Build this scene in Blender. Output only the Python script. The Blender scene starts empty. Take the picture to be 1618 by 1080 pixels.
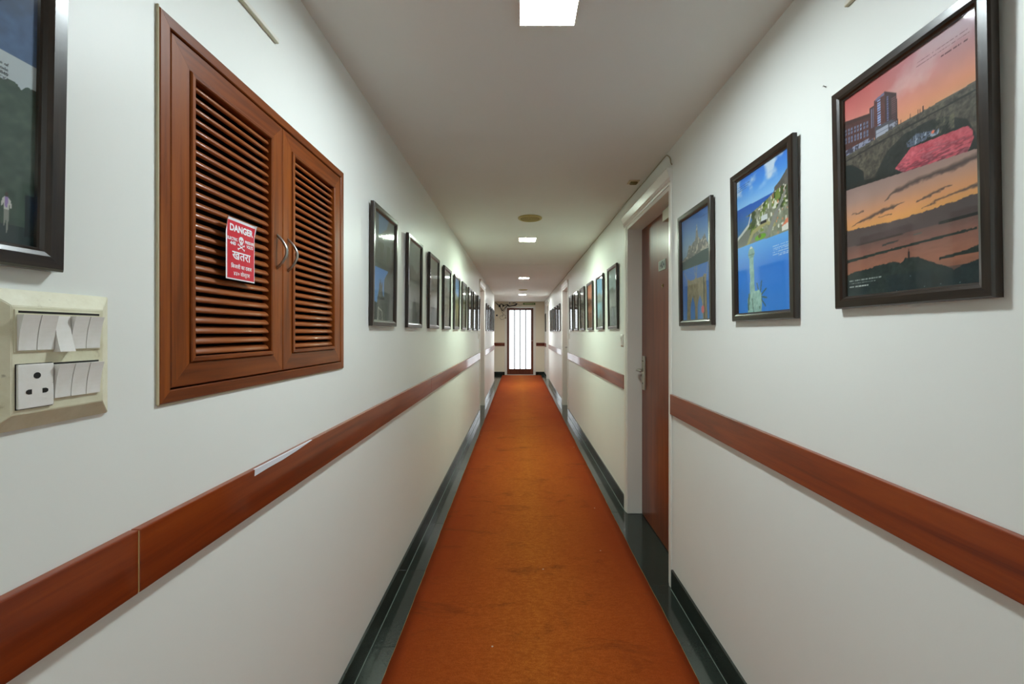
import bpy, bmesh, math, random
import numpy as np
from mathutils import Vector, Matrix, noise as mnoise

# ------------------------------------------------------------------ camera, world, exposure
scene = bpy.context.scene
COL = scene.collection
PI = math.pi
XL, XR, ZC, YB, YE = -0.668, 0.842, 2.416, -3.0, 14.0      # corridor: walls, ceiling, back and far end

cam_d = bpy.data.cameras.new('camera')
cam_d.sensor_width = 36.0
cam_d.lens = 670.0 / 1618.0 * 36.0
cam_d.shift_x = -11.0 / 1618.0
cam_d.shift_y = -15.0 / 1618.0
cam_d.clip_start = 0.02
cam = bpy.data.objects.new('camera', cam_d)
cam.location = (0, 0, 1.4)
cam.rotation_euler = (PI / 2, 0, 0)
COL.objects.link(cam)
scene.camera = cam

world = bpy.data.worlds.new('daylight')
scene.world = world
world.use_nodes = True
wb = world.node_tree.nodes['Background']
wb.inputs[0].default_value = (0.93, 0.97, 1.0, 1)
wb.inputs[1].default_value = 2.6

scene.view_settings.view_transform = 'Standard'
scene.view_settings.look = 'None'
scene.view_settings.exposure = 0.0
scene.view_settings.gamma = 1.0
scene.view_settings.use_curve_mapping = False
LAMP = 196.0                                                   # emission of the LED panels

# ------------------------------------------------------------------ material helpers
def lin(c):
    return tuple(((v / 255.0) / 12.92 if v / 255.0 <= 0.04045 else ((v / 255.0 + 0.055) / 1.055) ** 2.4) for v in c)

def rgba(c, k=1.0):
    return tuple(min(1.0, v * k) for v in lin(c)) + (1.0,)

MATS = {}
def new_mat(name):
    m = bpy.data.materials.new(name)
    m.use_nodes = True
    MATS[name] = m
    nt = m.node_tree
    return m, nt, nt.nodes['Principled BSDF']

def node(nt, kind, **kw):
    n = nt.nodes.new(kind)
    for k, v in kw.items():
        if k.startswith('i_'):
            key = k[2:]
            n.inputs[int(key) if key.isdigit() else key.replace('_', ' ')].default_value = v
        else:
            setattr(n, k, v)
    return n

def coords(nt, scale=(1, 1, 1), space='Object'):
    tc = node(nt, 'ShaderNodeTexCoord')
    mp = node(nt, 'ShaderNodeMapping')
    mp.inputs['Scale'].default_value = scale
    nt.links.new(tc.outputs[space], mp.inputs['Vector'])
    return mp.outputs['Vector']

def noise_tex(nt, vec, scale, detail=4, rough=0.55, dist=0.0):
    n = node(nt, 'ShaderNodeTexNoise')
    n.inputs['Scale'].default_value = scale
    n.inputs['Detail'].default_value = detail
    n.inputs['Roughness'].default_value = rough
    n.inputs['Distortion'].default_value = dist
    nt.links.new(vec, n.inputs['Vector'])
    return n.outputs['Fac']

def ramp(nt, fac, stops):
    r = node(nt, 'ShaderNodeValToRGB')
    el = r.color_ramp.elements
    while len(el) < len(stops):
        el.new(0.5)
    for e, (p, c) in zip(el, stops):
        e.position = p
        e.color = c
    nt.links.new(fac, r.inputs['Fac'])
    return r.outputs['Color']

def mixc(nt, fac, a, b, mode='MIX'):
    n = node(nt, 'ShaderNodeMix', data_type='RGBA', blend_type=mode)
    for sock, v in ((n.inputs[0], fac), (n.inputs[6], a), (n.inputs[7], b)):
        if hasattr(v, 'is_linked'):
            nt.links.new(v, sock)
        else:
            sock.default_value = v
    return n.outputs[2]

def bump(nt, bsdf, height, strength=0.1, dist=0.01):
    b = node(nt, 'ShaderNodeBump')
    b.inputs['Strength'].default_value = strength
    b.inputs['Distance'].default_value = dist
    nt.links.new(height, b.inputs['Height'])
    nt.links.new(b.outputs['Normal'], bsdf.inputs['Normal'])

def plain(name, c, rough=0.5, k=1.0, metal=0.0, spec=0.5):
    m, nt, b = new_mat(name)
    b.inputs['Base Color'].default_value = rgba(c, k)
    b.inputs['Roughness'].default_value = rough
    b.inputs['Metallic'].default_value = metal
    b.inputs['Specular IOR Level'].default_value = spec
    return m

def painted(name, c, rough=0.45, bump_s=0.05, var=0.06, k=1.0, spec=0.4):
    m, nt, b = new_mat(name)
    v = coords(nt)
    n1 = noise_tex(nt, v, 1.3, 5, 0.6)
    base = rgba(c, k)
    dark = tuple(x * (1 - var) for x in base[:3]) + (1,)
    nt.links.new(ramp(nt, n1, [(0.3, dark), (0.7, base)]), b.inputs['Base Color'])
    b.inputs['Roughness'].default_value = rough
    b.inputs['Specular IOR Level'].default_value = spec
    n2 = noise_tex(nt, v, 55, 4, 0.6)
    bump(nt, b, n2, bump_s, 0.004)
    return m

def wood(name, dark, mid, light, axis='x', rough=0.3, coat=0.0, scale=1.0, bump_s=0.04, coat_rough=0.08):
    m, nt, b = new_mat(name)
    s = {'x': (1.2, 22, 22), 'y': (22, 1.2, 22), 'z': (22, 22, 1.2)}[axis]
    v = coords(nt, tuple(q * scale for q in s))
    n1 = noise_tex(nt, v, 2.0, 6, 0.6, 0.6)
    c1 = ramp(nt, n1, [(0.25, rgba(dark)), (0.5, rgba(mid)), (0.78, rgba(light))])
    v2 = coords(nt, tuple(0.35 if q < 5 else 2.2 for q in s))
    n2 = noise_tex(nt, v2, 1.6, 3, 0.5)
    c2 = mixc(nt, ramp(nt, n2, [(0.3, (0.55, 0.55, 0.55, 1)), (0.7, (0, 0, 0, 1))]), c1, rgba(dark))
    nt.links.new(c2, b.inputs['Base Color'])
    b.inputs['Roughness'].default_value = rough
    b.inputs['Coat Weight'].default_value = coat
    b.inputs['Coat Roughness'].default_value = coat_rough
    b.inputs['Specular IOR Level'].default_value = 0.3
    bump(nt, b, n1, bump_s, 0.003)
    return m

# ------------------------------------------------------------------ materials
painted('wall_paint', (238, 240, 235), 0.42, 0.05, 0.03)
painted('ceiling_paint', (236, 238, 233), 0.7, 0.03, 0.04)
painted('end_wall_paint', (236, 228, 206), 0.55, 0.05, 0.04)
painted('trim_paint', (236, 234, 224), 0.3, 0.06, 0.06, spec=0.5)
painted('head_paint', (236, 234, 226), 0.22, 0.25, 0.10, spec=0.6)

wood('cabinet_wood_v', (84, 36, 9), (142, 72, 22), (168, 94, 32), 'z', 0.4, 0.16)
wood('cabinet_wood_h', (74, 30, 8), (124, 60, 18), (150, 80, 27), 'x', 0.4, 0.16)
wood('slat_wood', (96, 46, 20), (150, 82, 38), (180, 106, 56), 'x', 0.4, 0.2)
wood('rail_wood', (92, 28, 3), (138, 54, 9), (168, 78, 18), 'y', 0.34, 0.5, 0.6, 0.015, 0.06)
wood('rail_wood_x', (78, 30, 14), (112, 50, 26), (132, 66, 36), 'x', 0.25, 0.5, 0.6, 0.02)
wood('door_wood', (92, 36, 10), (126, 58, 22), (146, 74, 30), 'z', 0.34, 0.22, 0.5, 0.02, 0.12)
wood('end_door_wood', (74, 34, 20), (104, 54, 34), (124, 70, 46), 'z', 0.35, 0.2)
wood('moulding_v', (26, 20, 15), (46, 35, 27), (62, 48, 38), 'z', 0.3, 0.45, 2.2, 0.05, 0.16)
wood('moulding_h', (26, 20, 15), (46, 35, 27), (62, 48, 38), 'x', 0.3, 0.45, 2.2, 0.05, 0.16)

m, nt, b = new_mat('black_granite')
v = coords(nt)
n1 = noise_tex(nt, v, 140, 3, 0.7)
n0 = noise_tex(nt, v, 3.0, 3, 0.5)
c1 = ramp(nt, n1, [(0.35, rgba((16, 22, 19))), (0.62, rgba((26, 33, 30))), (0.8, rgba((52, 60, 56)))])
nt.links.new(mixc(nt, ramp(nt, n0, [(0.4, (0, 0, 0, 1)), (0.8, (0.35, 0.35, 0.35, 1))]), c1, rgba((38, 46, 43))), b.inputs['Base Color'])
b.inputs['Roughness'].default_value = 0.07
bump(nt, b, n0, 0.03, 0.01)
m, nt, b = new_mat('floor_granite')
v = coords(nt, space='Object')
n1 = noise_tex(nt, v, 160, 3, 0.7)
n0 = noise_tex(nt, v, 2.2, 4, 0.6)
c1 = ramp(nt, n1, [(0.35, rgba((30, 36, 32))), (0.62, rgba((42, 49, 45))), (0.8, rgba((66, 74, 69)))])
c2 = mixc(nt, ramp(nt, n0, [(0.4, (0, 0, 0, 1)), (0.8, (0.4, 0.4, 0.4, 1))]), c1, rgba((62, 70, 65)))
vo = node(nt, 'ShaderNodeTexVoronoi')
vo.inputs['Scale'].default_value = 9.0
nt.links.new(v, vo.inputs['Vector'])
c3 = mixc(nt, ramp(nt, vo.outputs['Distance'], [(0.012, (1, 1, 1, 1)), (0.02, (0, 0, 0, 1))]), c2, rgba((190, 190, 184)))
nt.links.new(c3, b.inputs['Base Color'])
b.inputs['Roughness'].default_value = 0.12
bump(nt, b, n0, 0.03, 0.01)
plain('grout', (70, 74, 70), 0.8)
plain('joint_grout', (126, 140, 130), 0.6)

m, nt, b = new_mat('carpet_pile')
v = coords(nt)
fine = noise_tex(nt, coords(nt, (1.0, 1.7, 1)), 230, 4, 0.75)
big = noise_tex(nt, coords(nt, (2.2, 0.8, 1)), 1.0, 5, 0.6)
stain = noise_tex(nt, coords(nt, (1.0, 2.6, 1)), 2.4, 6, 0.72, 0.8)
lint = node(nt, 'ShaderNodeTexVoronoi')
lint.inputs['Scale'].default_value = 6.0
nt.links.new(v, lint.inputs['Vector'])
tc = node(nt, 'ShaderNodeTexCoord')
sx = node(nt, 'ShaderNodeSeparateXYZ')
nt.links.new(tc.outputs['Object'], sx.inputs[0])
ab = node(nt, 'ShaderNodeMath', operation='ABSOLUTE')
nt.links.new(sx.outputs['X'], ab.inputs[0])
wear = node(nt, 'ShaderNodeMath', operation='ADD')
bs = node(nt, 'ShaderNodeMath', operation='MULTIPLY')
nt.links.new(big, bs.inputs[0]); bs.inputs[1].default_value = 0.5
nt.links.new(ab.outputs[0], wear.inputs[0]); nt.links.new(bs.outputs[0], wear.inputs[1])
c1 = ramp(nt, wear.outputs[0], [(0.2, rgba((210, 122, 42))), (0.5, rgba((190, 96, 34))), (0.85, rgba((148, 54, 22)))])
c2 = mixc(nt, ramp(nt, fine, [(0.36, (0.75, 0.75, 0.75, 1)), (0.64, (0, 0, 0, 1))]), c1, rgba((128, 54, 14)))
mott = noise_tex(nt, coords(nt, (1.0, 3.0, 1)), 34, 6, 0.75)
c2 = mixc(nt, ramp(nt, mott, [(0.40, (0.55, 0.55, 0.55, 1)), (0.60, (0, 0, 0, 1))]), c2, rgba((140, 58, 14)))
c3 = mixc(nt, ramp(nt, stain, [(0.55, (0, 0, 0, 1)), (0.72, (0.75, 0.75, 0.75, 1))]), c2, rgba((112, 52, 20)))
c4 = mixc(nt, ramp(nt, lint.outputs['Distance'], [(0.02, (0.9, 0.9, 0.9, 1)), (0.034, (0, 0, 0, 1))]), c3, rgba((200, 180, 150)))
nt.links.new(c4, b.inputs['Base Color'])
b.inputs['Roughness'].default_value = 0.95
b.inputs['Specular IOR Level'].default_value = 0.1
b.inputs['Sheen Weight'].default_value = 0.0
b.inputs['Sheen Roughness'].default_value = 0.5
bump(nt, b, fine, 0.6, 0.004)
plain('carpet_backing', (176, 150, 96), 0.9)

m, nt, b = new_mat('print_ink')
at = node(nt, 'ShaderNodeAttribute', attribute_name='ink')
nt.links.new(at.outputs['Color'], b.inputs['Base Color'])
b.inputs['Roughness'].default_value = 0.55
b.inputs['Specular IOR Level'].default_value = 0.3

def glass_mat(name, tint, ior=1.5, rough=0.0):
    m = bpy.data.materials.new(name)
    m.use_nodes = True
    MATS[name] = m
    nt = m.node_tree
    nt.nodes.clear()
    out = node(nt, 'ShaderNodeOutputMaterial')
    tr = node(nt, 'ShaderNodeBsdfTransparent')
    tr.inputs[0].default_value = tint
    gl = node(nt, 'ShaderNodeBsdfGlossy')
    gl.inputs['Roughness'].default_value = rough
    fr = node(nt, 'ShaderNodeFresnel')
    fr.inputs['IOR'].default_value = ior
    geo = node(nt, 'ShaderNodeNewGeometry')          # only the outer face of the sheet mirrors
    sub = node(nt, 'ShaderNodeMath', operation='SUBTRACT')
    sub.inputs[0].default_value = 1.0
    nt.links.new(geo.outputs['Backfacing'], sub.inputs[1])
    mul = node(nt, 'ShaderNodeMath', operation='MULTIPLY')
    nt.links.new(fr.outputs[0], mul.inputs[0]); nt.links.new(sub.outputs[0], mul.inputs[1])
    mx = node(nt, 'ShaderNodeMixShader')
    nt.links.new(mul.outputs[0], mx.inputs[0])
    nt.links.new(tr.outputs[0], mx.inputs[1]); nt.links.new(gl.outputs[0], mx.inputs[2])
    nt.links.new(mx.outputs[0], out.inputs['Surface'])
    return m
glass_mat('picture_glass', (0.97, 0.98, 0.97, 1), 1.5, 0.05)
glass_mat('door_glass', (0.97, 0.98, 0.98, 1), 1.45)

def emit_mat(name, col, strength):
    m, nt, b = new_mat(name)
    b.inputs['Base Color'].default_value = (0.9, 0.9, 0.9, 1)
    b.inputs['Emission Color'].default_value = col + (1,)
    b.inputs['Emission Strength'].default_value = strength
    return m

m, nt, b = new_mat('aged_plastic')
v = coords(nt)
n1 = noise_tex(nt, v, 26, 6, 0.7)
n2 = noise_tex(nt, v, 120, 4, 0.6)
c1 = ramp(nt, n1, [(0.35, rgba((226, 222, 196))), (0.62, rgba((214, 208, 178))), (0.75, rgba((166, 154, 118)))])
c2 = mixc(nt, ramp(nt, n2, [(0.66, (0, 0, 0, 1)), (0.78, (0.5, 0.5, 0.5, 1))]), c1, rgba((104, 92, 70)))
nt.links.new(c2, b.inputs['Base Color'])
b.inputs['Roughness'].default_value = 0.4
m, nt, b = new_mat('rocker_plastic')
v = coords(nt)
n1 = noise_tex(nt, v, 60, 6, 0.7)
c1 = ramp(nt, n1, [(0.3, rgba((236, 234, 230))), (0.64, rgba((230, 227, 220))), (0.76, rgba((120, 108, 90)))])
nt.links.new(c1, b.inputs['Base Color'])
b.inputs['Roughness'].default_value = 0.3

plain('white_plastic', (232, 230, 222), 0.35)
plain('cream_plaster', (206, 196, 164), 0.7)
plain('cream_metal', (196, 192, 166), 0.4)
plain('steel', (176, 174, 168), 0.28, metal=1.0)
plain('brushed_steel', (196, 194, 180), 0.38, metal=0.85)
plain('black_plastic', (14, 13, 12), 0.4)
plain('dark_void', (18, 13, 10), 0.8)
plain('cable_black', (24, 22, 20), 0.5)
plain('cable_grey', (150, 144, 124), 0.55)
plain('cable_tan', (170, 162, 134), 0.6)
plain('sign_white', (236, 236, 240), 0.4)
plain('sign_red', (206, 30, 52), 0.4)
plain('plate_grey', (150, 156, 142), 0.4)
plain('digit_black', (22, 24, 24), 0.5)
plain('exit_green', (92, 116, 66), 0.4)
plain('exit_pale', (190, 200, 150), 0.4)
plain('speaker_cream', (196, 184, 120), 0.55)
plain('speaker_mesh', (150, 136, 74), 0.7)
plain('sensor_olive', (120, 112, 66), 0.6)
plain('paint_patch', (222, 224, 232), 0.4)
plain('caption_ink', (84, 84, 92), 0.7)
plain('pane_bar', (120, 122, 122), 0.5)
plain('backing_board', (70, 56, 40), 0.8)
plain('brass', (170, 150, 96), 0.3, metal=0.9)

# ------------------------------------------------------------------ mesh helpers
def link(name, me, mat=None, parent=None, loc=(0, 0, 0), rot=(0, 0, 0), smooth=False):
    o = bpy.data.objects.new(name, me)
    COL.objects.link(o)
    if mat is not None and me is not None and not me.materials:
        for q in (mat if isinstance(mat, (list, tuple)) else (mat,)):
            me.materials.append(MATS[q])
    o.parent = parent
    o.location = loc
    o.rotation_euler = rot
    if smooth:
        for p in me.polygons:
            p.use_smooth = True
    return o

def mesh(name, verts, faces):
    me = bpy.data.meshes.new(name)
    me.from_pydata(verts, [], faces)
    me.update()
    return me

def finish(bm, name, recalc=True):
    if recalc:
        bmesh.ops.recalc_face_normals(bm, faces=bm.faces)
    me = bpy.data.meshes.new(name)
    bm.to_mesh(me)
    bm.free()
    return me

def add_box(bm, x0, x1, y0, y1, z0, z1, bev=0.0, seg=1, mi=0):
    vs = [bm.verts.new(p) for p in ((x0, y0, z0), (x1, y0, z0), (x1, y1, z0), (x0, y1, z0),
                                    (x0, y0, z1), (x1, y0, z1), (x1, y1, z1), (x0, y1, z1))]
    fs = [bm.faces.new([vs[i] for i in q]) for q in ((3, 2, 1, 0), (4, 5, 6, 7), (0, 1, 5, 4), (1, 2, 6, 5), (2, 3, 7, 6), (3, 0, 4, 7))]
    for f in fs:
        f.material_index = mi
    if bev > 0:
        es = list({e for f in fs for e in f.edges})
        r = bmesh.ops.bevel(bm, geom=es, offset=bev, segments=seg, affect='EDGES', profile=0.6)
        for f in r['faces']:
            f.material_index = mi
    return vs

def box_mesh(name, *a, bev=0.0, seg=1):
    bm = bmesh.new()
    add_box(bm, *a, bev=bev, seg=seg)
    return finish(bm, name)

def add_prism(bm, prof, axis_pts):
    """prof: list of (a, b); axis_pts: list of functions or frames giving a point for (a, b)."""
    rings = []
    for fn in axis_pts:
        rings.append([bm.verts.new(fn(a, b_)) for a, b_ in prof])
    n = len(prof)
    for r0, r1 in zip(rings, rings[1:]):
        for i in range(n):
            j = (i + 1) % n
            bm.faces.new((r0[i], r0[j], r1[j], r1[i]))
    bm.faces.new(list(reversed(rings[0])))
    bm.faces.new(rings[-1])

def tube_mesh(name, pts, r, sides=6, cap=True):
    pts = [Vector(p) for p in pts]
    bm = bmesh.new()
    rings = []
    up = Vector((0.13, 0.21, 0.97)).normalized()
    for i, p in enumerate(pts):
        d = (pts[min(i + 1, len(pts) - 1)] - pts[max(i - 1, 0)])
        d.normalize()
        a = d.cross(up)
        if a.length < 1e-3:
            a = d.cross(Vector((1, 0, 0)))
        a.normalize()
        b_ = d.cross(a)
        rr = r[i] if isinstance(r, (list, tuple)) else r
        rings.append([bm.verts.new(p + (a * math.cos(t) + b_ * math.sin(t)) * rr) for t in [2 * PI * k / sides for k in range(sides)]])
    for r0, r1 in zip(rings, rings[1:]):
        for i in range(sides):
            j = (i + 1) % sides
            bm.faces.new((r0[i], r0[j], r1[j], r1[i]))
    if cap:
        bm.faces.new(list(reversed(rings[0])))
        bm.faces.new(rings[-1])
    return finish(bm, name)

def lathe_mesh(name, prof, n=32, axis='z'):
    bm = bmesh.new()
    rings = []
    for r, h in prof:
        rings.append([bm.verts.new((r * math.cos(2 * PI * k / n), r * math.sin(2 * PI * k / n), h) if axis == 'z'
                                   else (r * math.cos(2 * PI * k / n), h, r * math.sin(2 * PI * k / n))) for k in range(n)])
    for r0, r1 in zip(rings, rings[1:]):
        for i in range(n):
            j = (i + 1) % n
            bm.faces.new((r0[i], r0[j], r1[j], r1[i]))
    bm.faces.new(rings[0])
    bm.faces.new(rings[-1])
    return finish(bm, name)

def text_mesh(name, body, size, align='CENTER', extrude=0.0, width=None, res=3, bold=0.0):
    """flat lettering as a mesh in the local XZ plane facing -Y"""
    cu = bpy.data.curves.new(name, 'FONT')
    cu.body = body
    cu.size = size
    cu.align_x = align
    cu.align_y = 'CENTER'
    cu.resolution_u = res
    cu.offset = bold
    cu.extrude = extrude
    o = bpy.data.objects.new(name, cu)
    COL.objects.link(o)
    bpy.context.view_layer.update()
    dg = bpy.context.evaluated_depsgraph_get()
    me = bpy.data.meshes.new_from_object(o.evaluated_get(dg))
    me.name = name
    bpy.data.objects.remove(o)
    bpy.data.curves.remove(cu)
    xs = [v.co.x for v in me.vertices]
    k = 1.0
    if width and xs:
        k = width / (max(xs) - min(xs))
    for v in me.vertices:
        v.co = (v.co.x * k, -v.co.z, v.co.y)
    me.materials.clear()
    return me

def smooth_pts(pts, n=6):
    pts = [Vector(p) for p in pts]
    out = []
    for i in range(len(pts) - 1):
        p0, p1, p2, p3 = pts[max(i - 1, 0)], pts[i], pts[i + 1], pts[min(i + 2, len(pts) - 1)]
        for k in range(n):
            t = k / n
            out.append(0.5 * ((2 * p1) + (p2 - p0) * t + (2 * p0 - 5 * p1 + 4 * p2 - p3) * t * t + (3 * p1 - p0 - 3 * p2 + p3) * t ** 3))
    out.append(pts[-1])
    return out

def empty(name, loc=(0, 0, 0), rz=0.0, rx=0.0):
    o = bpy.data.objects.new(name, None)
    COL.objects.link(o)
    o.location = loc
    o.rotation_euler = (rx, 0, rz)
    o.empty_display_size = 0.05
    return o

def tag(o, label, cat, group=None, kind=None):
    o['label'] = label
    o['category'] = cat
    if group:
        o['group'] = group
    if kind:
        o['kind'] = kind
    return o

def struct(o, label, cat):
    return tag(o, label, cat, kind='structure')

RIGHT, LEFT, END = -PI / 2, PI / 2, 0.0     # local x = viewer's right, local y = into the wall

# ------------------------------------------------------------------ the corridor shell
def wall_with_holes(name, x0, x1, y0, y1, z0, z1, holes):
    """holes: (ya, yb, za, zb) through the whole thickness in x"""
    ys = sorted({y0, y1} | {h[0] for h in holes} | {h[1] for h in holes})
    bm = bmesh.new()
    for a, c in zip(ys, ys[1:]):
        cuts = sorted([(h[2], h[3]) for h in holes if h[0] <= a + 1e-6 and h[1] >= c - 1e-6])
        z = z0
        for za, zb in cuts:
            if za > z + 1e-6:
                add_box(bm, x0, x1, a, c, z, za)
            z = zb
        if z < z1 - 1e-6:
            add_box(bm, x0, x1, a, c, z, z1)
    bmesh.ops.remove_doubles(bm, verts=bm.verts, dist=1e-5)
    # drop inner faces shared by two boxes
    seen = {}
    for f in bm.faces:
        key = tuple(sorted(v.index for v in f.verts))
    bm.verts.index_update()
    for f in list(bm.faces):
        key = tuple(sorted(v.index for v in f.verts))
        seen.setdefault(key, []).append(f)
    dead = [f for fs in seen.values() if len(fs) > 1 for f in fs]
    bmesh.ops.delete(bm, geom=dead, context='FACES_ONLY')
    return finish(bm, name)

DOOR_H = 2.222
D1 = (2.345, 3.305)
D2 = (7.26, 8.20)
D3 = (11.90, 12.84)
DL = (7.19, 8.16)
CAB = (0.782, 1.603, 1.266, 2.002)
LEFT_END = 11.42

o = link('wall_left', wall_with_holes('wall_left', XL - 0.22, XL, YB, LEFT_END, 0, ZC,
         [(CAB[0] + 0.02, CAB[1] - 0.02, CAB[2] + 0.02, CAB[3] - 0.02), (DL[0], DL[1], 0, DOOR_H)]), 'wall_paint')
struct(o, 'long off-white wall with louvred cabinet, wood rail and framed prints', 'wall')
o = link('wall_right', wall_with_holes('wall_right', XR, XR + 0.22, YB, YE + 0.2, 0, ZC,
         [(d[0], d[1], 0, DOOR_H) for d in (D1, D2, D3)]), 'wall_paint')
struct(o, 'long off-white wall with brown numbered door and framed prints', 'wall')
ED = (-0.44, 0.52)
bm = bmesh.new()
add_box(bm, -1.9, ED[0], YE, YE + 0.2, 0, ZC)
add_box(bm, ED[1], XR, YE, YE + 0.2, 0, ZC)
add_box(bm, ED[0], ED[1], YE, YE + 0.2, 2.25, ZC)
struct(link('wall_end', finish(bm, 'wall_end'), 'end_wall_paint'), 'cream wall around the glazed door at the corridor end', 'wall')
struct(link('wall_back', box_mesh('wall_back', XL - 0.22, XR + 0.22, YB - 0.2, YB, 0, ZC), 'wall_paint'), 'plain off-white wall closing the corridor behind the viewer', 'wall')
bm = bmesh.new()
add_box(bm, -1.9, -1.7, LEFT_END - 0.2, YE, 0, ZC)
add_box(bm, -1.7, XL - 0.22, LEFT_END - 0.2, LEFT_END, 0, ZC)
struct(link('wall_alcove', finish(bm, 'wall_alcove'), 'end_wall_paint'), 'cream wall of the side recess before the end door', 'wall')
struct(link('ceiling', box_mesh('ceiling', -1.9, XR + 0.22, YB - 0.2, YE + 0.2, ZC, ZC + 0.15), 'ceiling_paint'), 'flat off-white painted ceiling with square light panels', 'ceiling')
struct(link('trim_6', box_mesh('trim_6', -0.42, 0.56, 6.34, 6.365, ZC - 0.003, ZC, bev=0.001), 'ceiling_paint'), 'thin plaster seam across the ceiling between two light panels', 'trim')

fl = link('floor', box_mesh('floor', -1.9, XR + 0.22, YB - 0.2, YE + 0.2, -0.12, -0.006), 'grout')
struct(fl, 'dark polished granite floor strips showing beside the carpet', 'floor')
TILE_CACHE = {}
def floor_tile(x0, x1, y0, y1):
    w, d = round(x1 - x0, 4), round(y1 - y0, 4)
    if (w, d) not in TILE_CACHE:
        TILE_CACHE[(w, d)] = box_mesh('tile', -w / 2 + 0.0008, w / 2 - 0.0008, -d / 2 + 0.0008, d / 2 - 0.0008, -0.006, 0, bev=0.0008)
    link('tile', TILE_CACHE[(w, d)], 'floor_granite', fl, ((x0 + x1) / 2, (y0 + y1) / 2, 0))
TL = 0.61
y = -0.55 - 4 * TL
while y < YE - 0.01:
    y1 = min(y + TL, YE)
    if y1 > YB:
        floor_tile(XL, -0.06, max(y, YB), y1)
    y += TL
for (a, c, d) in ((-0.06, 0.55, 0), ):
    y = -0.3 - 5 * TL
    while y < YE - 0.01:
        y1 = min(y + TL, YE)
        if y1 > YB:
            floor_tile(a, c, max(y, YB), y1)
        y += TL
edges = [YB, -2.4, -1.75, -1.1, -0.45, 0.2, 0.86, 1.52, 2.345, 3.305, 3.92, 4.53, 5.14, 5.75, 6.36, 6.85, 7.26, 8.2, 8.81, 9.42, 10.03, 10.64, 11.25, 11.9, 12.84, 13.4, YE]
for a, c in zip(edges, edges[1:]):
    x1 = XR
    if any(abs(a - d[0]) < 1e-6 for d in (D1, D2, D3)):
        x1 = XR + 0.22
    floor_tile(0.55, x1, a, c)
for a, c in ((LEFT_END, 12.05), (12.05, 12.7), (12.7, 13.35), (13.35, YE)):
    floor_tile(-1.28, XL, a, c)
floor_tile(XL - 0.22, XL, DL[0], DL[1])

# skirting slabs of black granite
def skirting(name, x0, x1, runs, label):
    root = empty(name, ((x0 + x1) / 2, 0, 0))
    for a, c in runs:
        n = max(1, round((c - a) / 0.92))
        for i in range(n):
            ya, yb = a + (c - a) * i / n, a + (c - a) * (i + 1) / n
            me = box_mesh('slab', -abs(x1 - x0) / 2, abs(x1 - x0) / 2, -(yb - ya) / 2 + 0.0005, (yb - ya) / 2 - 0.0005, 0, 0.106, bev=0.0015)
            link('slab', me, 'black_granite', root, (0, (ya + yb) / 2, 0))
        s_ = 1 if x0 < 0 else -1
        e_ = s_ * abs(x1 - x0) / 2
        link('joint_line', box_mesh('joint_line', min(e_, e_ + s_ * 0.0022), max(e_, e_ + s_ * 0.0022), a, c, 0, 0.0012), 'joint_grout', root)
    return struct(root, label, 'baseboard')
CASE = 0.05
skirting('baseboard_left', XL, XL + 0.012, [(YB, DL[0] - CASE), (DL[1] + CASE, LEFT_END)], 'black polished granite skirting below the louvred cabinet wall')
skirting('baseboard_right', XR - 0.012, XR, [(YB, D1[0] - CASE + 0.022), (D1[1] + CASE, D2[0] - CASE), (D2[1] + CASE, D3[0] - CASE), (D3[1] + CASE, YE)],
         'black polished granite skirting along the numbered door wall')
root = empty('baseboard_end', (0, YE, 0))
for a, c in ((-1.7, -0.45), (0.535, XR - 0.012)):
    link('slab', box_mesh('slab', a, c, -0.012, 0, 0, 0.106, bev=0.0015), 'black_granite', root)
struct(root, 'black granite skirting either side of the end door', 'baseboard')

# wooden dado rails, one board after another
RZ0, RZ1 = 0.953, 1.062
def rail_board(ya, yb, xa, xb):
    bm = bmesh.new()
    add_box(bm, xa, xb, ya + 0.0007, yb - 0.0007, RZ0, RZ1, bev=0.0025, seg=2)
    return finish(bm, 'board')
def dado(name, xa, xb, runs, label):
    root = empty(name, ((xa + xb) / 2, 0, 0))
    out = []
    for a, c in runs:
        me = rail_board(a, c, xa, xb)
        o = link('board', me, 'rail_wood', root)
        o.location.x = -root.location.x
        out.append(o)
    struct(root, label, 'trim')
    return root, out
tr1, boards = dado('trim_1', XL, XL + 0.016, [(YB, -1.7), (-1.7, 0.728), (0.728, 3.16), (3.16, 5.6), (5.6, DL[0] - CASE), (DL[1] + CASE, 9.9), (9.9, LEFT_END)],
                   'reddish-brown varnished wood rail running below the louvred cabinet')
dado('trim_2', XR - 0.016, XR, [(YB, -0.2), (-0.2, D1[0] - 0.022), (D1[1] + CASE, 4.32), (4.32, 5.72), (5.72, D2[0] - CASE), (D2[1] + CASE, 10.4), (10.4, D3[0] - CASE), (D3[1] + CASE, YE)],
     'reddish-brown varnished wood rail on the numbered door wall')
root = empty('trim_3', (0, YE, 0))
for a, c in ((-1.7, -0.47), (0.565, XR - 0.016)):
    link('board', box_mesh('board', a, c, -0.016, 0, RZ0, RZ1, bev=0.002), 'rail_wood_x', root)
struct(root, 'short wood rail boards either side of the end door', 'trim')
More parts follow.
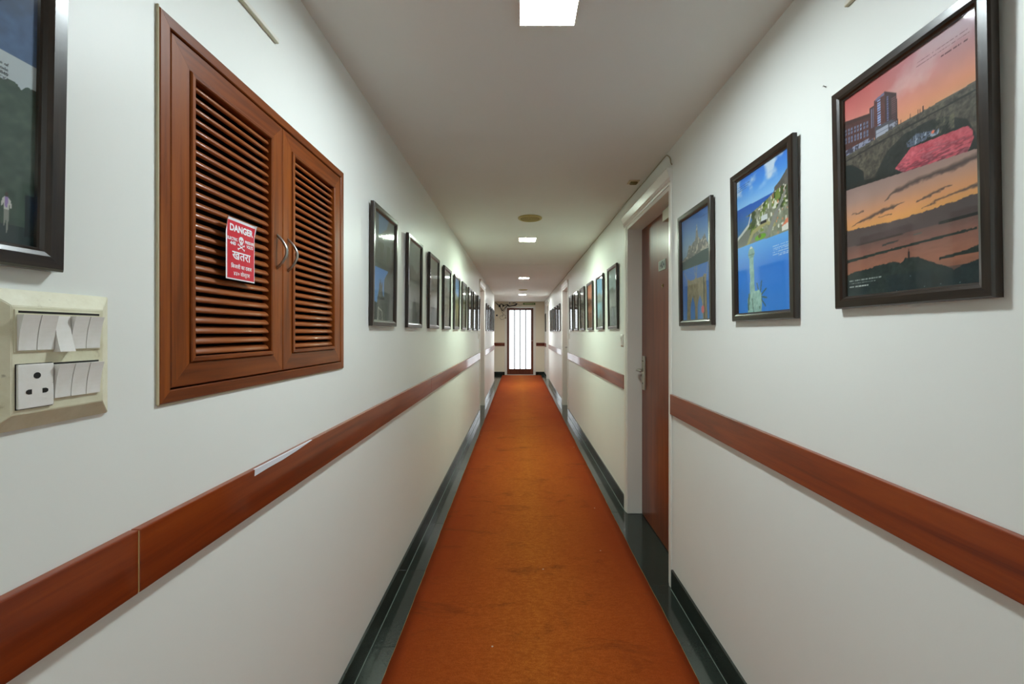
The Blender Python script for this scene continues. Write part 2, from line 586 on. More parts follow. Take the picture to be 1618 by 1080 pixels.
# pale joint filler and chipped edge of the rail
b1 = boards[2]
x = XL + 0.016
o = link('joint_filler', box_mesh('joint_filler', XL, x - 0.0004, 0.7272, 0.7288, RZ0 + 0.002, RZ1 - 0.002), 'carpet_backing', boards[1])
pr = [(1.047, RZ1 + 0.0006), (1.045, RZ1 - 0.016), (1.10, RZ1 - 0.0135), (1.17, RZ1 - 0.0125), (1.24, RZ1 - 0.0085), (1.30, RZ1 - 0.0035), (1.335, RZ1 - 0.001), (1.335, RZ1 + 0.0006)]
bm = bmesh.new()
add_prism(bm, pr, [lambda a, b_: (x - 0.004, a, b_), lambda a, b_: (x + 0.0006, a, b_)])
ch = link('chipped_edge', finish(bm, 'chipped_edge'), 'paint_patch', b1)
ch['label'] = 'white chipped strip on the rail top edge'

# ------------------------------------------------------------------ carpet runner
def build_carpet():
    x0, x1, y0, y1 = -0.548, 0.720, YB + 0.05, 13.86
    xc = (x0 + x1) / 2
    ny, nx = 560, 22
    verts, faces = [], []
    for j in range(ny + 1):
        yy = y0 + (y1 - y0) * j / ny
        el = 0.004 * mnoise.noise((yy * 1.7, 3.1, 0)) + 0.0022 * mnoise.noise((yy * 9, 7.7, 0)) + 0.0012 * mnoise.noise((yy * 37, 1.7, 0))
        er = 0.004 * mnoise.noise((yy * 1.7, 13.1, 0)) + 0.0022 * mnoise.noise((yy * 9, 17.7, 0)) + 0.0012 * mnoise.noise((yy * 37, 11.7, 0))
        for i in range(nx + 1):
            t = i / nx
            xx = (x0 + el) * (1 - t) + (x1 + er) * t
            e = min(t, 1 - t)
            h = 0.0105 * min(1, 0.45 + e * 14) + 0.0016 * mnoise.noise((xx * 3, yy * 2.2, 0.5)) * min(1, e * 8) \
                + 0.0022 * math.exp(-((e - 0.045) / 0.02) ** 2) * (0.5 + 0.5 * mnoise.noise((yy * 2, t * 3, 5)))
            if j in (0, ny):
                h = 0.004
            verts.append((xx - xc, yy, h))
    for j in range(ny):
        for i in range(nx):
            a = j * (nx + 1) + i
            faces.append((a, a + 1, a + nx + 2, a + nx + 1))
    top = len(verts)
    for j in range(ny + 1):
        for i in (0, nx):
            p = verts[j * (nx + 1) + i]
            verts.append((p[0], p[1], 0.0))
    for j in range(ny):
        a, c = j * (nx + 1), (j + 1) * (nx + 1)
        faces.append((c, top + 2 * (j + 1), top + 2 * j, a))
        a += nx; c += nx
        faces.append((a, top + 2 * j + 1, top + 2 * (j + 1) + 1, c))
    root = link('carpet_runner', mesh('carpet_runner', verts, faces), 'carpet_pile', loc=(xc, 0, 0), smooth=True)
    for s in (0, nx):
        pts = []
        for j in range(0, ny + 1, 2):
            p = verts[j * (nx + 1) + s]
            pts.append((p[0] + (0.0012 if s else -0.0012), p[1], 0.0022))
        link('bound_edge', tube_mesh('bound_edge', pts, 0.0018, 4), 'carpet_backing', root)
    tag(root, 'long rust-orange carpet runner worn lighter down the middle', 'carpet')
build_carpet()

# ------------------------------------------------------------------ doors
def door_set(name, rz, wall_x, ya, yb, label, number=None, handle=True, closer=False):
    w = yb - ya
    root = empty(name, (wall_x, (ya + yb) / 2, 0), rz)
    hw = w / 2
    jt, dep, rec = 0.028, 0.14, 0.108
    # jamb linings and head
    for s in (-1, 1):
        xa, xb = sorted((s * hw, s * (hw - jt)))
        bm = bmesh.new()
        add_box(bm, xa, xb, -0.006, dep, 0, DOOR_H - 0.0, bev=0.006, seg=3)
        link('jamb', finish(bm, 'jamb'), 'trim_paint', root, smooth=False)
    link('jamb_head', box_mesh('jamb_head', -hw + jt, hw - jt, -0.004, dep, DOOR_H - jt, DOOR_H, bev=0.002), 'trim_paint', root)
    # side casings with a rounded edge
    for s in (-1, 1):
        xa, xb = sorted((s * (hw - 0.004), s * (hw + CASE)))
        if number and s == 1:
            xa, xb = sorted((s * (hw - 0.004), s * (hw + 0.021)))
        bm = bmesh.new()
        add_box(bm, xa, xb, -0.012, 0.0, 0.0, DOOR_H, bev=0.005, seg=3)
        link('casing', finish(bm, 'casing'), 'trim_paint', root)
    # fluted head casing
    prof = [(0, DOOR_H - 0.004), (-0.010, DOOR_H - 0.004), (-0.013, DOOR_H + 0.004), (-0.010, DOOR_H + 0.009), (-0.016, DOOR_H + 0.013), (-0.016, DOOR_H + 0.021),
            (-0.012, DOOR_H + 0.025), (-0.020, DOOR_H + 0.031), (-0.034, DOOR_H + 0.074), (-0.034, DOOR_H + 0.080), (0, DOOR_H + 0.080)]
    bm = bmesh.new()
    add_prism(bm, prof, [lambda a, b_: (-hw - CASE, a, b_), lambda a, b_: (hw + (0.021 if number else CASE), a, b_)])
    link('head_casing', finish(bm, 'head_casing'), 'head_paint', root)
    # the leaf
    lw = hw - jt - 0.002
    leaf = link('leaf', box_mesh('leaf', -lw, lw, rec, rec + 0.035, 0.006, DOOR_H - jt - 0.003, bev=0.0015), 'door_wood', root)
    for s in (-1, 1):
        xa, xb = sorted((s * (hw - jt), s * (lw - 0.014)))
        link('stop_bead', box_mesh('stop_bead', xa, xb, rec + 0.036, dep, 0, DOOR_H - jt), 'dark_void', root)
    if handle:
        hx = -lw + 0.074
        pl = box_mesh('lock_plate', hx - 0.03, hx + 0.03, rec - 0.016, rec, 0.968, 1.223, bev=0.004, seg=2)
        p = link('lock_plate', pl, 'brushed_steel', leaf)
        zz = 1.118
        path = smooth_pts([(hx, rec - 0.012, zz), (hx, rec - 0.05, zz), (hx + 0.008, rec - 0.062, zz), (hx + 0.03, rec - 0.064, zz), (hx + 0.115, rec - 0.062, zz)], 5)
        link('lever', tube_mesh('lever', path, 0.0085, 10), 'steel', leaf, smooth=True)
        link('keyhole', lathe_mesh('keyhole', [(0.006, 0.0), (0.006, -0.002), (0.002, -0.002)], 12, 'y'), 'black_plastic', leaf, (hx, rec - 0.0155, 1.018))
        link('card_slot', box_mesh('card_slot', hx - 0.018, hx + 0.018, rec - 0.018, rec - 0.0155, 1.182, 1.188), 'black_plastic', leaf)
        link('lever_rose', lathe_mesh('lever_rose', [(0.016, 0.0), (0.016, -0.006), (0.012, -0.008)], 20, 'y'), 'steel', leaf, (hx, rec - 0.0155, zz))
    if number:
        cx = hw - (2.808 - ya)
        np_ = link('number_plate', box_mesh('number_plate', -0.068, 0.068, -0.004, 0, -0.034, 0.034, bev=0.001), 'plate_grey', leaf, (cx, rec, 1.845))
        np_['label'] = 'grey-green plate numbered 1404'
        link('room_number', text_mesh('room_number', number, 0.066, extrude=0.0004, width=0.104, bold=0.0012), 'digit_black', leaf, (cx, rec - 0.0046, 1.845))
        cx = hw - (2.80 - ya)
        link('peephole', lathe_mesh('peephole', [(0.011, 0), (0.011, -0.005), (0.007, -0.006), (0.006, -0.003)], 16, 'y'), 'brass', leaf, (cx, rec, 1.709))
        link('peephole_lens', lathe_mesh('peephole_lens', [(0.006, 0), (0.004, -0.0025), (0.001, -0.003)], 12, 'y'), 'black_plastic', leaf, (cx, rec - 0.003, 1.709))
    if closer:
        ca = hw - (2.71 - ya)
        c = link('door_closer', box_mesh('door_closer', ca, ca + 0.23, rec - 0.034, rec, 2.105, 2.175, bev=0.004, seg=2), 'cream_metal', leaf)
    return struct(root, label, 'door')

door_set('door_1', RIGHT, XR, D1[0], D1[1], 'brown wooden door numbered 1404 with lever handle in white frame', number='1404', closer=True)
door_set('door_2', RIGHT, XR, D2[0], D2[1], 'recessed door with white frame further along the numbered door wall')
door_set('door_3', RIGHT, XR, D3[0], D3[1], 'recessed door with white frame last before the end wall')
door_set('door_4', LEFT, XL, DL[0], DL[1], 'recessed door with white frame on the louvred cabinet wall')

# glazed end door
def end_door():
    root = empty('door_5', (0, YE, 0))
    x0, x1, z0, z1 = -0.395, 0.474, 0.012, 2.212
    for s, (a, c) in (('l', (ED[0] - 0.03, x0)), ('r', (x1, ED[1] + 0.03))):
        link('casing', box_mesh('casing', a, c, -0.014, 0.12, 0, 2.252, bev=0.004, seg=2), 'trim_paint', root)
    link('casing', box_mesh('casing', ED[0] - 0.03, ED[1] + 0.03, -0.018, 0.12, 2.215, 2.262, bev=0.004), 'trim_paint', root)
    link('threshold', box_mesh('threshold', x0, x1, -0.02, 0.16, 0, 0.01, bev=0.002), 'trim_paint', root)
    ya, yb = 0.01, 0.05
    leaf = empty('leaf')
    leaf.parent = root
    st, tp, bt = 0.078, 0.075, 0.185
    for a, c in ((x0, x0 + st), (x1 - st, x1)):
        link('stile', box_mesh('stile', a, c, ya, yb, z0, z1, bev=0.004, seg=2), 'end_door_wood', leaf)
    for a, c in ((z0, z0 + bt), (z1 - tp, z1)):
        link('rail', box_mesh('rail', x0 + st, x1 - st, ya + 0.001, yb - 0.001, a, c, bev=0.003, seg=2), 'end_door_wood', leaf)
    gx0, gx1 = x0 + st, x1 - st
    n = 4
    bw = 0.034
    pw = (gx1 - gx0 - bw * (n - 1)) / n
    for i in range(n):
        a = gx0 + i * (pw + bw)
        link('pane', box_mesh('pane', a, a + pw, ya + 0.018, ya + 0.023, z0 + bt, z1 - tp), 'door_glass', leaf)
        if i < n - 1:
            link('glazing_bar', box_mesh('glazing_bar', a + pw, a + pw + bw, ya + 0.006, yb - 0.006, z0 + bt, z1 - tp, bev=0.002), 'pane_bar', leaf)
    path = smooth_pts([(x1 - 0.03, ya, 1.13), (x1 - 0.03, ya - 0.04, 1.13), (x1 - 0.045, ya - 0.045, 1.13), (x1 - 0.13, ya - 0.043, 1.13)], 4)
    link('lever', tube_mesh('lever', path, 0.008, 8), 'steel', leaf, smooth=True)
    struct(root, 'brown wooden end door glazed with four tall bright panes', 'door')
end_door()

# ------------------------------------------------------------------ painting the prints
class Paint:
    def __init__(self, w, h, seed=1):
        self.w, self.h = w, h
        u = np.linspace(0, 1, w)
        v = np.linspace(0, 1, h)
        self.U, self.V = np.meshgrid(u, v)
        self.img = np.zeros((h, w, 3))
        self.rng = np.random.RandomState(seed)
    def noise(self, fu, fv, octaves=4, gain=0.55):
        out = np.zeros_like(self.U); amp = 1.0; tot = 0
        for k in range(octaves):
            gu, gv = max(2, int(fu * 2 ** k) + 2), max(2, int(fv * 2 ** k) + 2)
            g = self.rng.rand(gv + 1, gu + 1)
            x = self.U * (gu - 1e-6); y_ = self.V * (gv - 1e-6)
            xi = np.minimum(x.astype(int), gu - 1); yi = np.minimum(y_.astype(int), gv - 1)
            fx = x - xi; fy = y_ - yi
            fx = fx * fx * (3 - 2 * fx); fy = fy * fy * (3 - 2 * fy)
            n = (g[yi, xi] * (1 - fx) + g[yi, xi + 1] * fx) * (1 - fy) + (g[yi + 1, xi] * (1 - fx) + g[yi + 1, xi + 1] * fx) * fy
            out += n * amp; tot += amp; amp *= gain
        return out / tot
    def put(self, mask, col):
        m_ = np.clip(mask.astype(float), 0, 1)[..., None]
        c = np.array(col, float) if not isinstance(col, np.ndarray) else col
        self.img = self.img * (1 - m_) + c * m_
    def poly(self, pts):
        inside = np.zeros_like(self.U, bool)
        n = len(pts)
        for i in range(n):
            x1, y1 = pts[i]; x2, y2 = pts[(i + 1) % n]
            if y1 == y2:
                continue
            c = ((y1 > self.V) != (y2 > self.V)) & (self.U < (x2 - x1) * (self.V - y1) / (y2 - y1) + x1)
            inside ^= c
        return inside
    def below(self, pts, jitter=None):
        xs, ys = zip(*pts)
        line = np.interp(self.U, xs, ys)
        if jitter is not None:
            line = line + jitter
        return self.V < line
    def rect(self, a, c, d, e):
        return (self.U >= a) & (self.U <= c) & (self.V >= d) & (self.V <= e)
    def disc(self, cu, cv, ru, rv):
        return ((self.U - cu) / ru) ** 2 + ((self.V - cv) / rv) ** 2 < 1
    def line(self, p, q, wd):
        ax, ay = p; bx, by = q
        k = 1.6
        px, py = self.U - ax, (self.V - ay) * k
        dx, dy = bx - ax, (by - ay) * k
        t = np.clip((px * dx + py * dy) / (dx * dx + dy * dy + 1e-9), 0, 1)
        return (px - t * dx) ** 2 + (py - t * dy) ** 2 < wd * wd
    def grad(self, stops):
        vs = [s[0] for s in stops]
        return np.stack([np.interp(self.V, vs, [s[1][k] for s in stops]) for k in range(3)], -1)
    def script(self, u0, u1, v, hgt, col, a=0.8):
        row = self.rng.rand(self.w) > 0.28
        m_ = self.rect(u0, u1, v - hgt / 2, v + hgt / 2) & row[None, :]
        self.put(m_ * a, col)

def print_bridge():
    p = Paint(216, 336, 5)
    n = p.noise(5, 7); n2 = p.noise(36, 50, 3, .8); fine = p.noise(90, 130, 2, .8)
    # upper: pink sunset over a stone bridge
    sky = p.grad([(0.7, (242, 172, 124)), (0.79, (236, 152, 124)), (0.88, (224, 130, 122)), (1, (200, 92, 94))])
    ph = (p.V * 1.5 - p.U * 0.42) * 13 + 4.2 * (p.noise(4, 5) - .5)
    w_ = np.clip(np.sin(ph) * .8 + .25 * (fine - .5) + .6 * (p.noise(6, 14) - .5), 0, 1) * (0.35 + 0.65 * p.U)
    sky = sky * (1 - 0.85 * w_[..., None]) + np.array((244, 206, 204.)) * 0.85 * w_[..., None]
    lav = (np.clip((p.V - .77) / .2, 0, 1) * np.clip(p.U * 1.5 - .35, 0, 1))[..., None]  # lavender top right: printed sky, with the lamp's reflection painted into its colour
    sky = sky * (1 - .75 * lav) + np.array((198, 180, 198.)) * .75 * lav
    p.img[:] = sky * (0.94 + 0.12 * n[..., None])
    # low brick block and tower
    p.put(p.poly([(-.01, .887), (.282, .846), (.282, .71), (-.01, .70)]), np.stack([88 + 40 * (fine - .5), 50 + 24 * (fine - .5), 48 + 24 * (fine - .5)], -1))
    p.put(p.poly([(-.01, .892), (.285, .85), (.285, .836), (-.01, .872)]), (66, 40, 40))
    for r in (0.818, 0.775):
        for k in range(9):
            u = 0.008 + k * 0.030
            dv = -(u * 0.10)
            p.put(p.rect(u, u + 0.014, r + dv, r + dv + 0.030), (134, 146, 180)); p.put(p.rect(u + .005, u + 0.009, r + dv, r + dv + 0.03), (60, 62, 88))
            p.put(p.rect(u, u + 0.014, r + dv + .012, r + dv + 0.016), (60, 56, 74))
    p.put(p.poly([(-.01, .742), (.27, .742), (.27, .712), (-.01, .705)]), (150, 152, 178)); p.put(p.rect(.0, .27, .708, .742) & (n2 > .52), (66, 60, 80))
    p.put(p.rect(.245, .30, .73, .880), (80, 48, 48)); p.put(p.rect(.26, .266, .78, .87), (130, 130, 160)); p.put(p.rect(.276, .282, .78, .87), (130, 130, 160))
    p.put(p.poly([(.288, .90), (.38, .912), (.38, .72), (.288, .72)]), np.stack([98 + 30 * (fine - .5), 54 + 20 * (fine - .5), 52 + 20 * (fine - .5)], -1))
    p.put(p.poly([(.38, .912), (.473, .872), (.481, .72), (.38, .72)]), (64, 40, 46))
    p.put(p.poly([(.30, .903), (.375, .91), (.375, .898), (.30, .892)]), (120, 116, 150))
    for k in range(13):
        p.put(p.rect(.316, .340, .748 + k * .0114, .755 + k * .0114), (156, 174, 226))
        p.put(p.rect(.395, .408, .75 + k * .0105, .757 + k * .0105), (106, 108, 150))
        p.put(p.rect(.432, .466, .75 + k * .0088, .7545 + k * .0088), (112, 76, 80))
    p.put(p.poly([(.29, .775), (.43, .768), (.478, .745), (.478, .715), (.29, .715)]), (86, 82, 94))
    p.put(p.rect(.30, .40, .722, .757), (176, 178, 196)); p.put(p.rect(.30, .40, .738, .741), (120, 120, 140)); p.put(p.rect(.41, .47, .725, .75) & (n2 > .5), (160, 160, 180))
    # the bridge
    stone = np.stack([70 + 84 * (n2 - .35) + 40 * (fine - .5), 64 + 78 * (n2 - .35) + 38 * (fine - .5), 58 + 66 * (n2 - .35) + 34 * (fine - .5)], -1)
    p.put(p.below([(0, .714), (.288, .722), (.527, .731), (.733, .731), (1, .735)], 0.004 * (n2 - .5)), np.clip(stone, 18, 150))
    p.put(p.below([(0, .692), (.3, .700), (.55, .702), (1, .706)]) & ~p.below([(0, .684), (.3, .692), (.55, .694), (1, .699)]), (40, 36, 36))
    p.put((p.below([(0, .712), (.3, .720), (.55, .729), (1, .733)]) & ~p.below([(0, .706), (.3, .714), (.55, .722), (1, .727)])) * .6, (112, 104, 96))
    for u, hh in ((.50, .012), (.57, .014), (.625, .016), (.64, .012), (.66, .018)):
        p.put(p.rect(u, u + .006, .725, .733 + hh), (70, 40, 44))
    dark = np.clip(np.stack([34 + 50 * (n2 - .4), 38 + 48 * (n2 - .4), 37 + 44 * (n2 - .4)], -1), 14, 80)
    p.put(p.poly([(.235, .48), (.298, .562), (.388, .637), (.527, .676), (.695, .679), (.80, .665), (.932, .612), (.975, .548), (1.01, .48)]), dark)
    p.put(p.poly([(-.01, .668), (.077, .655), (.18, .598), (.195, .50), (-.01, .50)]), (34, 42, 42))
    p.put(p.below([(0, .56), (.2, .555), (.36, .54), (.6, .50), (1, .50)], .02 * (n2 - .5)), dark * 0.8)
    p.put(p.poly([(.74, .672), (.86, .655), (.86, .60), (.74, .61)]) * np.clip((n2 - .3) * 2.2, 0, .9), (120, 112, 92))
    p.put(p.poly([(.541, .632), (.613, .652), (.66, .640), (.771, .626), (.756, .606), (.605, .606), (.55, .61)]) & (fine > .42), (96, 106, 128))
    p.put(p.poly([(.60, .628), (.613, .652), (.771, .626), (.756, .606), (.605, .606)]) & (n2 > .60), (168, 178, 198))
    p.put(p.disc(.725, .626, .010, .006), (246, 130, 96))
    wat = np.stack([214 + 60 * (n2 - .5), 92 + 70 * (n2 - .5), 108 + 70 * (n2 - .5)], -1)
    wp = p.poly([(.45, .545), (.52, .578), (.571, .604), (.65, .600), (.718, .597), (.80, .594), (.932, .587), (.958, .563), (.965, .531), (.93, .490), (.60, .485), (.54, .50)])
    p.put(wp, wat)
    rp = p.noise(18, 120, 2, .7)
    p.put(wp * np.clip((rp - .42) * 6, 0, 1) * np.clip((.588 - p.V) / .07, 0, 1) * .75, (98, 34, 52))
    p.put(wp * np.clip((rp - .6) * 6, 0, 1) * .4, (232, 150, 160))
    for v_, a_, c_, hh, al in ((.940, .63, .947, .0035, .6), (.926, .62, .95, .0035, .6), (.903, .786, .945, .006, .85)):
        p.script(a_, c_, v_, hh, (96, 50, 64), al)
    p.put(p.rect(.985, 1, .87, .90) & (n2 > .5), (60, 40, 50))
    # lower: harbour at dusk
    low = p.V < (.541 - .053 * p.U)
    dusk = p.grad([(.25, (214, 136, 86)), (.325, (240, 168, 98)), (.37, (232, 160, 110)), (.42, (206, 152, 126)), (.47, (178, 142, 132)), (.55, (150, 124, 122))])
    p.put(low, dusk * (0.95 + 0.10 * n[..., None]))
    jit = p.noise(12, 30, 4, .65) - .5
    def cloud(pts, wd):
        xs, ys = zip(*pts)
        cen = np.interp(p.U, xs, ys); ww = np.interp(p.U, xs, wd)
        m_ = np.clip(1.25 - np.abs(p.V - cen + jit * .030) / np.maximum(ww, 1e-4) + jit * .9, 0, 1) * ((p.U > xs[0]) & (p.U < xs[-1]))
        p.put(low * m_ * .88, (84, 66, 64))
    cloud([(.36, .420), (.46, .448), (.60, .452), (.76, .456), (1.01, .462)], [.003, .012, .015, .013, .017])
    cloud([(.06, .356), (.22, .370), (.40, .384), (.52, .384)], [.002, .010, .008, .002])
    cloud([(.60, .368), (.72, .380), (.84, .386)], [.002, .009, .003])
    cloud([(.64, .334), (.80, .350), (1.01, .362)], [.002, .006, .007])
    cloud([(.06, .404), (.18, .406)], [.003, .003])
    cloud([(.30, .350), (.42, .352)], [.002, .004])
    p.put(p.below([(0, .338), (.25, .325), (.46, .316), (.64, .319), (.8, .322), (.948, .328), (1, .325)], .014 * (p.noise(40, 2) - .5)), np.stack([92 + 30 * (n - .4), 76 + 26 * (n - .4), 76 + 26 * (n - .4)], -1))
    p.put(p.below([(0, .252), (.25, .249), (1, .254)]), p.grad([(0, (120, 84, 72)), (.12, (172, 112, 90)), (.2, (150, 102, 90)), (.26, (116, 88, 84))]) * (.95 + .1 * rp[..., None]))
    p.put(p.rect(.75, 1.0, .250, .262), (48, 46, 44)); p.put(p.rect(.1, .5, .247, .254), (80, 66, 64))
    p.put(p.poly([(.33, .216), (.46, .222), (.47, .230), (.34, .226)]), (74, 72, 70)); p.put(p.rect(.58, .64, .231, .238), (104, 98, 92))
    bw = np.interp(p.U, [0, .36, .64, 1], [.180, .190, .197, .203])
    p.put((abs(p.V - bw - .003 * (n2 - .5)) < np.interp(p.U, [0, .3, .9, 1], [.008, .0055, .005, .003])) & (p.U < .975), (44, 54, 50))
    lj = .012 * (p.noise(50, 2) - .5)
    p.put(p.below([(0, .112), (.1, .125), (.24, .126), (.26, .134), (.45, .136), (.479, .127), (.50, .130), (.517, .144), (.607, .139), (.75, .092), (.789, .085), (.842, .062), (.9, .08), (1, .09)], lj),
          np.stack([40 + 36 * (n2 - .3), 50 + 36 * (n2 - .3), 48 + 34 * (n2 - .3)], -1))
    p.put(p.poly([(.75, .120), (.914, .130), (1.0, .145), (1.0, .114), (.914, .116), (.75, .110)]), (40, 50, 46))
    p.put(p.rect(.535, .553, .135, .170), (44, 40, 38)); p.put(p.rect(.540, .548, .165, .182), (44, 40, 38))
    p.put((p.V < .08) * np.clip(n * 1.6 - .3, 0, 1) * .6, (26, 42, 54))
    p.put((p.V < .075) & (p.U > .35) & (p.noise(110, 160, 1) > .965), (150, 176, 180))
    p.script(.024, .322, .080, .0048, (196, 204, 200)); p.script(.024, .27, .066, .0045, (186, 194, 190)); p.script(.024, .205, .049, .008, (222, 228, 224), .95)
    return p

def print_coast():
    p = Paint(120, 200, 9)
    n = p.noise(5, 8); n2 = p.noise(26, 40); cl = p.noise(4, 9)
    p.img[:] = p.grad([(.7, (164, 204, 242)), (.8, (134, 188, 242)), (.9, (78, 148, 232)), (1, (56, 120, 218))])
    c = np.clip((cl - .45) * 5, 0, 1) * np.clip((p.V - .84) / .05, 0, 1)
    p.put(c * .85, (226, 230, 240))
    p.put(p.below([(0, .781), (.6, .777), (1, .77)]), p.grad([(.5, (88, 120, 142)), (.66, (64, 116, 176)), (.78, (36, 92, 186))]))
    p.put(p.poly([(.733, .765), (.749, .806), (.80, .815), (.86, .836), (.935, .867), (1.0, .895), (1.0, .70), (.733, .74)]), np.stack([70 + 50 * n2, 66 + 46 * n2, 62 + 44 * n2], -1))
    land = p.poly([(.733, .772), (.616, .751), (.45, .728), (.304, .712), (.184, .704), (.30, .69), (.324, .657), (.245, .629), (.10, .585), (-.01, .548), (-.01, .49), (1.01, .49), (1.01, .76), (.9, .79)])
    p.put(land, np.stack([120 + 80 * (n2 - .3), 124 + 70 * (n2 - .3), 104 + 70 * (n2 - .3)], -1))
    g = land & (n > .52) & (p.V > .55)
    p.put(g * .8, (116, 140, 50))
    tr = land & (p.noise(9, 14) > .60) & (p.V > .56)
    p.put(tr * .85, (58, 72, 40))
    p.put(land & (p.noise(40, 60, 1) > .78) & (p.V > .53) & (p.U > .42), (222, 218, 206))
    p.put(land & (p.noise(38, 50, 1) > .88) & (p.U > .7), (224, 130, 84))
    p.put(p.poly([(.86, .53), (1, .545), (1, .575), (.93, .57)]), (226, 124, 90)); p.put(p.poly([(.86, .50), (1, .50), (1, .545), (.86, .53)]), (226, 222, 214))
    p.put(p.line((.30, .70), (.245, .63), .012) | p.line((.245, .63), (0, .56), .016), (206, 206, 200))
    p.put(p.poly([(-.01, .545), (.2, .60), (.30, .60), (.22, .50), (-.01, .497)]), (122, 122, 116))
    p.put(p.line((.23, .50), (.34, .57), .022) | p.line((.34, .57), (.6, .60), .022) | p.line((.6, .60), (.74, .56), .02), (170, 160, 110))
    p.put(p.line((.62, .52), (.78, .64), .03) | p.line((.78, .64), (.92, .74), .02), (140, 138, 134))
    p.put(p.disc(.47, .518, .16, .028), (132, 130, 124)); p.put(p.disc(.48, .518, .11, .020), (112, 168, 40)); p.put(p.disc(.47, .525, .03, .014), (96, 90, 50))
    p.put(p.rect(.48, .60, .60, .62), (40, 40, 46)); p.put(p.rect(.50, .62, .62, .655), (214, 216, 220))
    for k in range(3):
        p.script(.02, .28 - .03 * k, .945 - .016 * k, .005, (40, 60, 110), .8)
    # lower half: pale green torch-bearing statue on blue
    low = p.V < (.497 - .008 * p.U)
    p.put(low, p.grad([(0, (56, 138, 230)), (.30, (50, 128, 224)), (.5, (98, 172, 240))]))
    gr = np.stack([132 + 70 * (n2 - .3), 172 + 60 * (n2 - .3), 162 + 60 * (n2 - .3)], -1)
    p.put(p.poly([(.255, .405), (.340, .40), (.345, .30), (.356, .145), (.255, .11), (.262, .25)]), gr)
    p.put(p.poly([(.294, .474), (.245, .452), (.232, .42), (.25, .392), (.345, .392), (.365, .425), (.345, .455)]), gr * .9)
    p.put(p.poly([(.29, .478), (.262, .462), (.33, .460)]), (236, 226, 180))
    p.put(p.rect(.232, .365, .414, .420), (90, 116, 100))
    p.put(p.poly([(.245, .123), (.362, .151), (.438, .158), (.483, .13), (.49, .06), (.483, -.02), (.21, -.02), (.204, .028), (.204, .105)]), gr)
    p.put(p.line((.24, .13), (.22, .03), .018) | p.line((.30, .10), (.33, 0), .010) | p.line((.42, .12), (.45, .03), .012), (86, 122, 112))
    for q in ((.40, .205), (.49, .212), (.573, .157), (.581, .096), (.555, .042)):
        p.put(p.line((.455, .11), q, .009), (70, 104, 104))
    p.put(p.poly([(.36, .15), (.438, .158), (.483, .13), (.487, .05), (.43, .04), (.40, .1)]), gr * 1.04)
    for k in range(5):
        p.script(.70, .975, .424 - .0145 * k, .005, (206, 224, 240), .8)
    p.script(.80, .972, .356, .008, (226, 236, 246), .9)
    return p

def print_city_bridge():
    p = Paint(90, 170, 14)
    n2 = p.noise(24, 30); n = p.noise(5, 7)
    p.img[:] = p.grad([(.5, (120, 150, 176)), (.7, (150, 176, 206)), (.85, (96, 142, 204)), (1, (60, 110, 190))])
    sk = np.interp(p.U, [0, .2, .27, .40, .52, .57, .62, .7, .84, .9, 1], [.60, .64, .72, .72, .76, .90, .76, .72, .77, .68, .66]) + .03 * (p.noise(18, 2) - .5)
    p.put(p.V < sk, np.stack([132 + 60 * (n2 - .5), 130 + 56 * (n2 - .5), 128 + 50 * (n2 - .5)], -1))
    p.put((p.V < sk) & (p.noise(22, 50, 1) > .72), (196, 188, 176))
    p.put(p.V < .60 + .05 * (p.U - .3), (70, 88, 92)); p.put(p.rect(.7, 1, .625, .632), (190, 190, 180))
    p.put(p.V < .505, p.grad([(0, (84, 140, 206)), (.3, (48, 108, 194)), (.5, (62, 124, 208))]))
    st = np.stack([138 + 60 * (n2 - .4), 124 + 56 * (n2 - .4), 96 + 50 * (n2 - .4)], -1)
    tower = p.poly([(.20, .39), (.26, .40), (.29, .38), (.47, .385), (.50, .405), (.55, .385), (.74, .385), (.80, .41), (.86, .40), (.88, 0), (.16, 0)])
    for a, c in ((.30, .47), (.555, .735)):
        m_ = (a + c) / 2
        tower &= ~p.poly([(a, -.01), (a, .12), (a + .03, .17), (m_, .225), (c - .03, .17), (c, .12), (c, -.01)])
    p.put(tower, st)
    p.put(p.rect(.755, .80, 0, .38) & tower, st * .55)
    for k in range(7):
        p.put(p.line((.50, .42), (.1 + .13 * k, .0 if k % 2 else .51), .004) * .35, (170, 170, 164))
    p.put(p.line((.47, .51), (.5, .39), .008) | p.line((.55, .51), (.53, .39), .008) | p.line((.93, .51), (.86, .38), .008) | p.line((.08, .47), (.2, .39), .006), (150, 146, 130))
    p.put(p.line((.97, .51), (.95, 0), .016), (150, 164, 176))
    p.put(p.disc(.735, .09, .05, .035), (222, 96, 104))
    p.script(.70, .95, .93, .004, (40, 70, 130), .7); p.script(.70, .92, .915, .004, (40, 70, 130), .7)
    return p

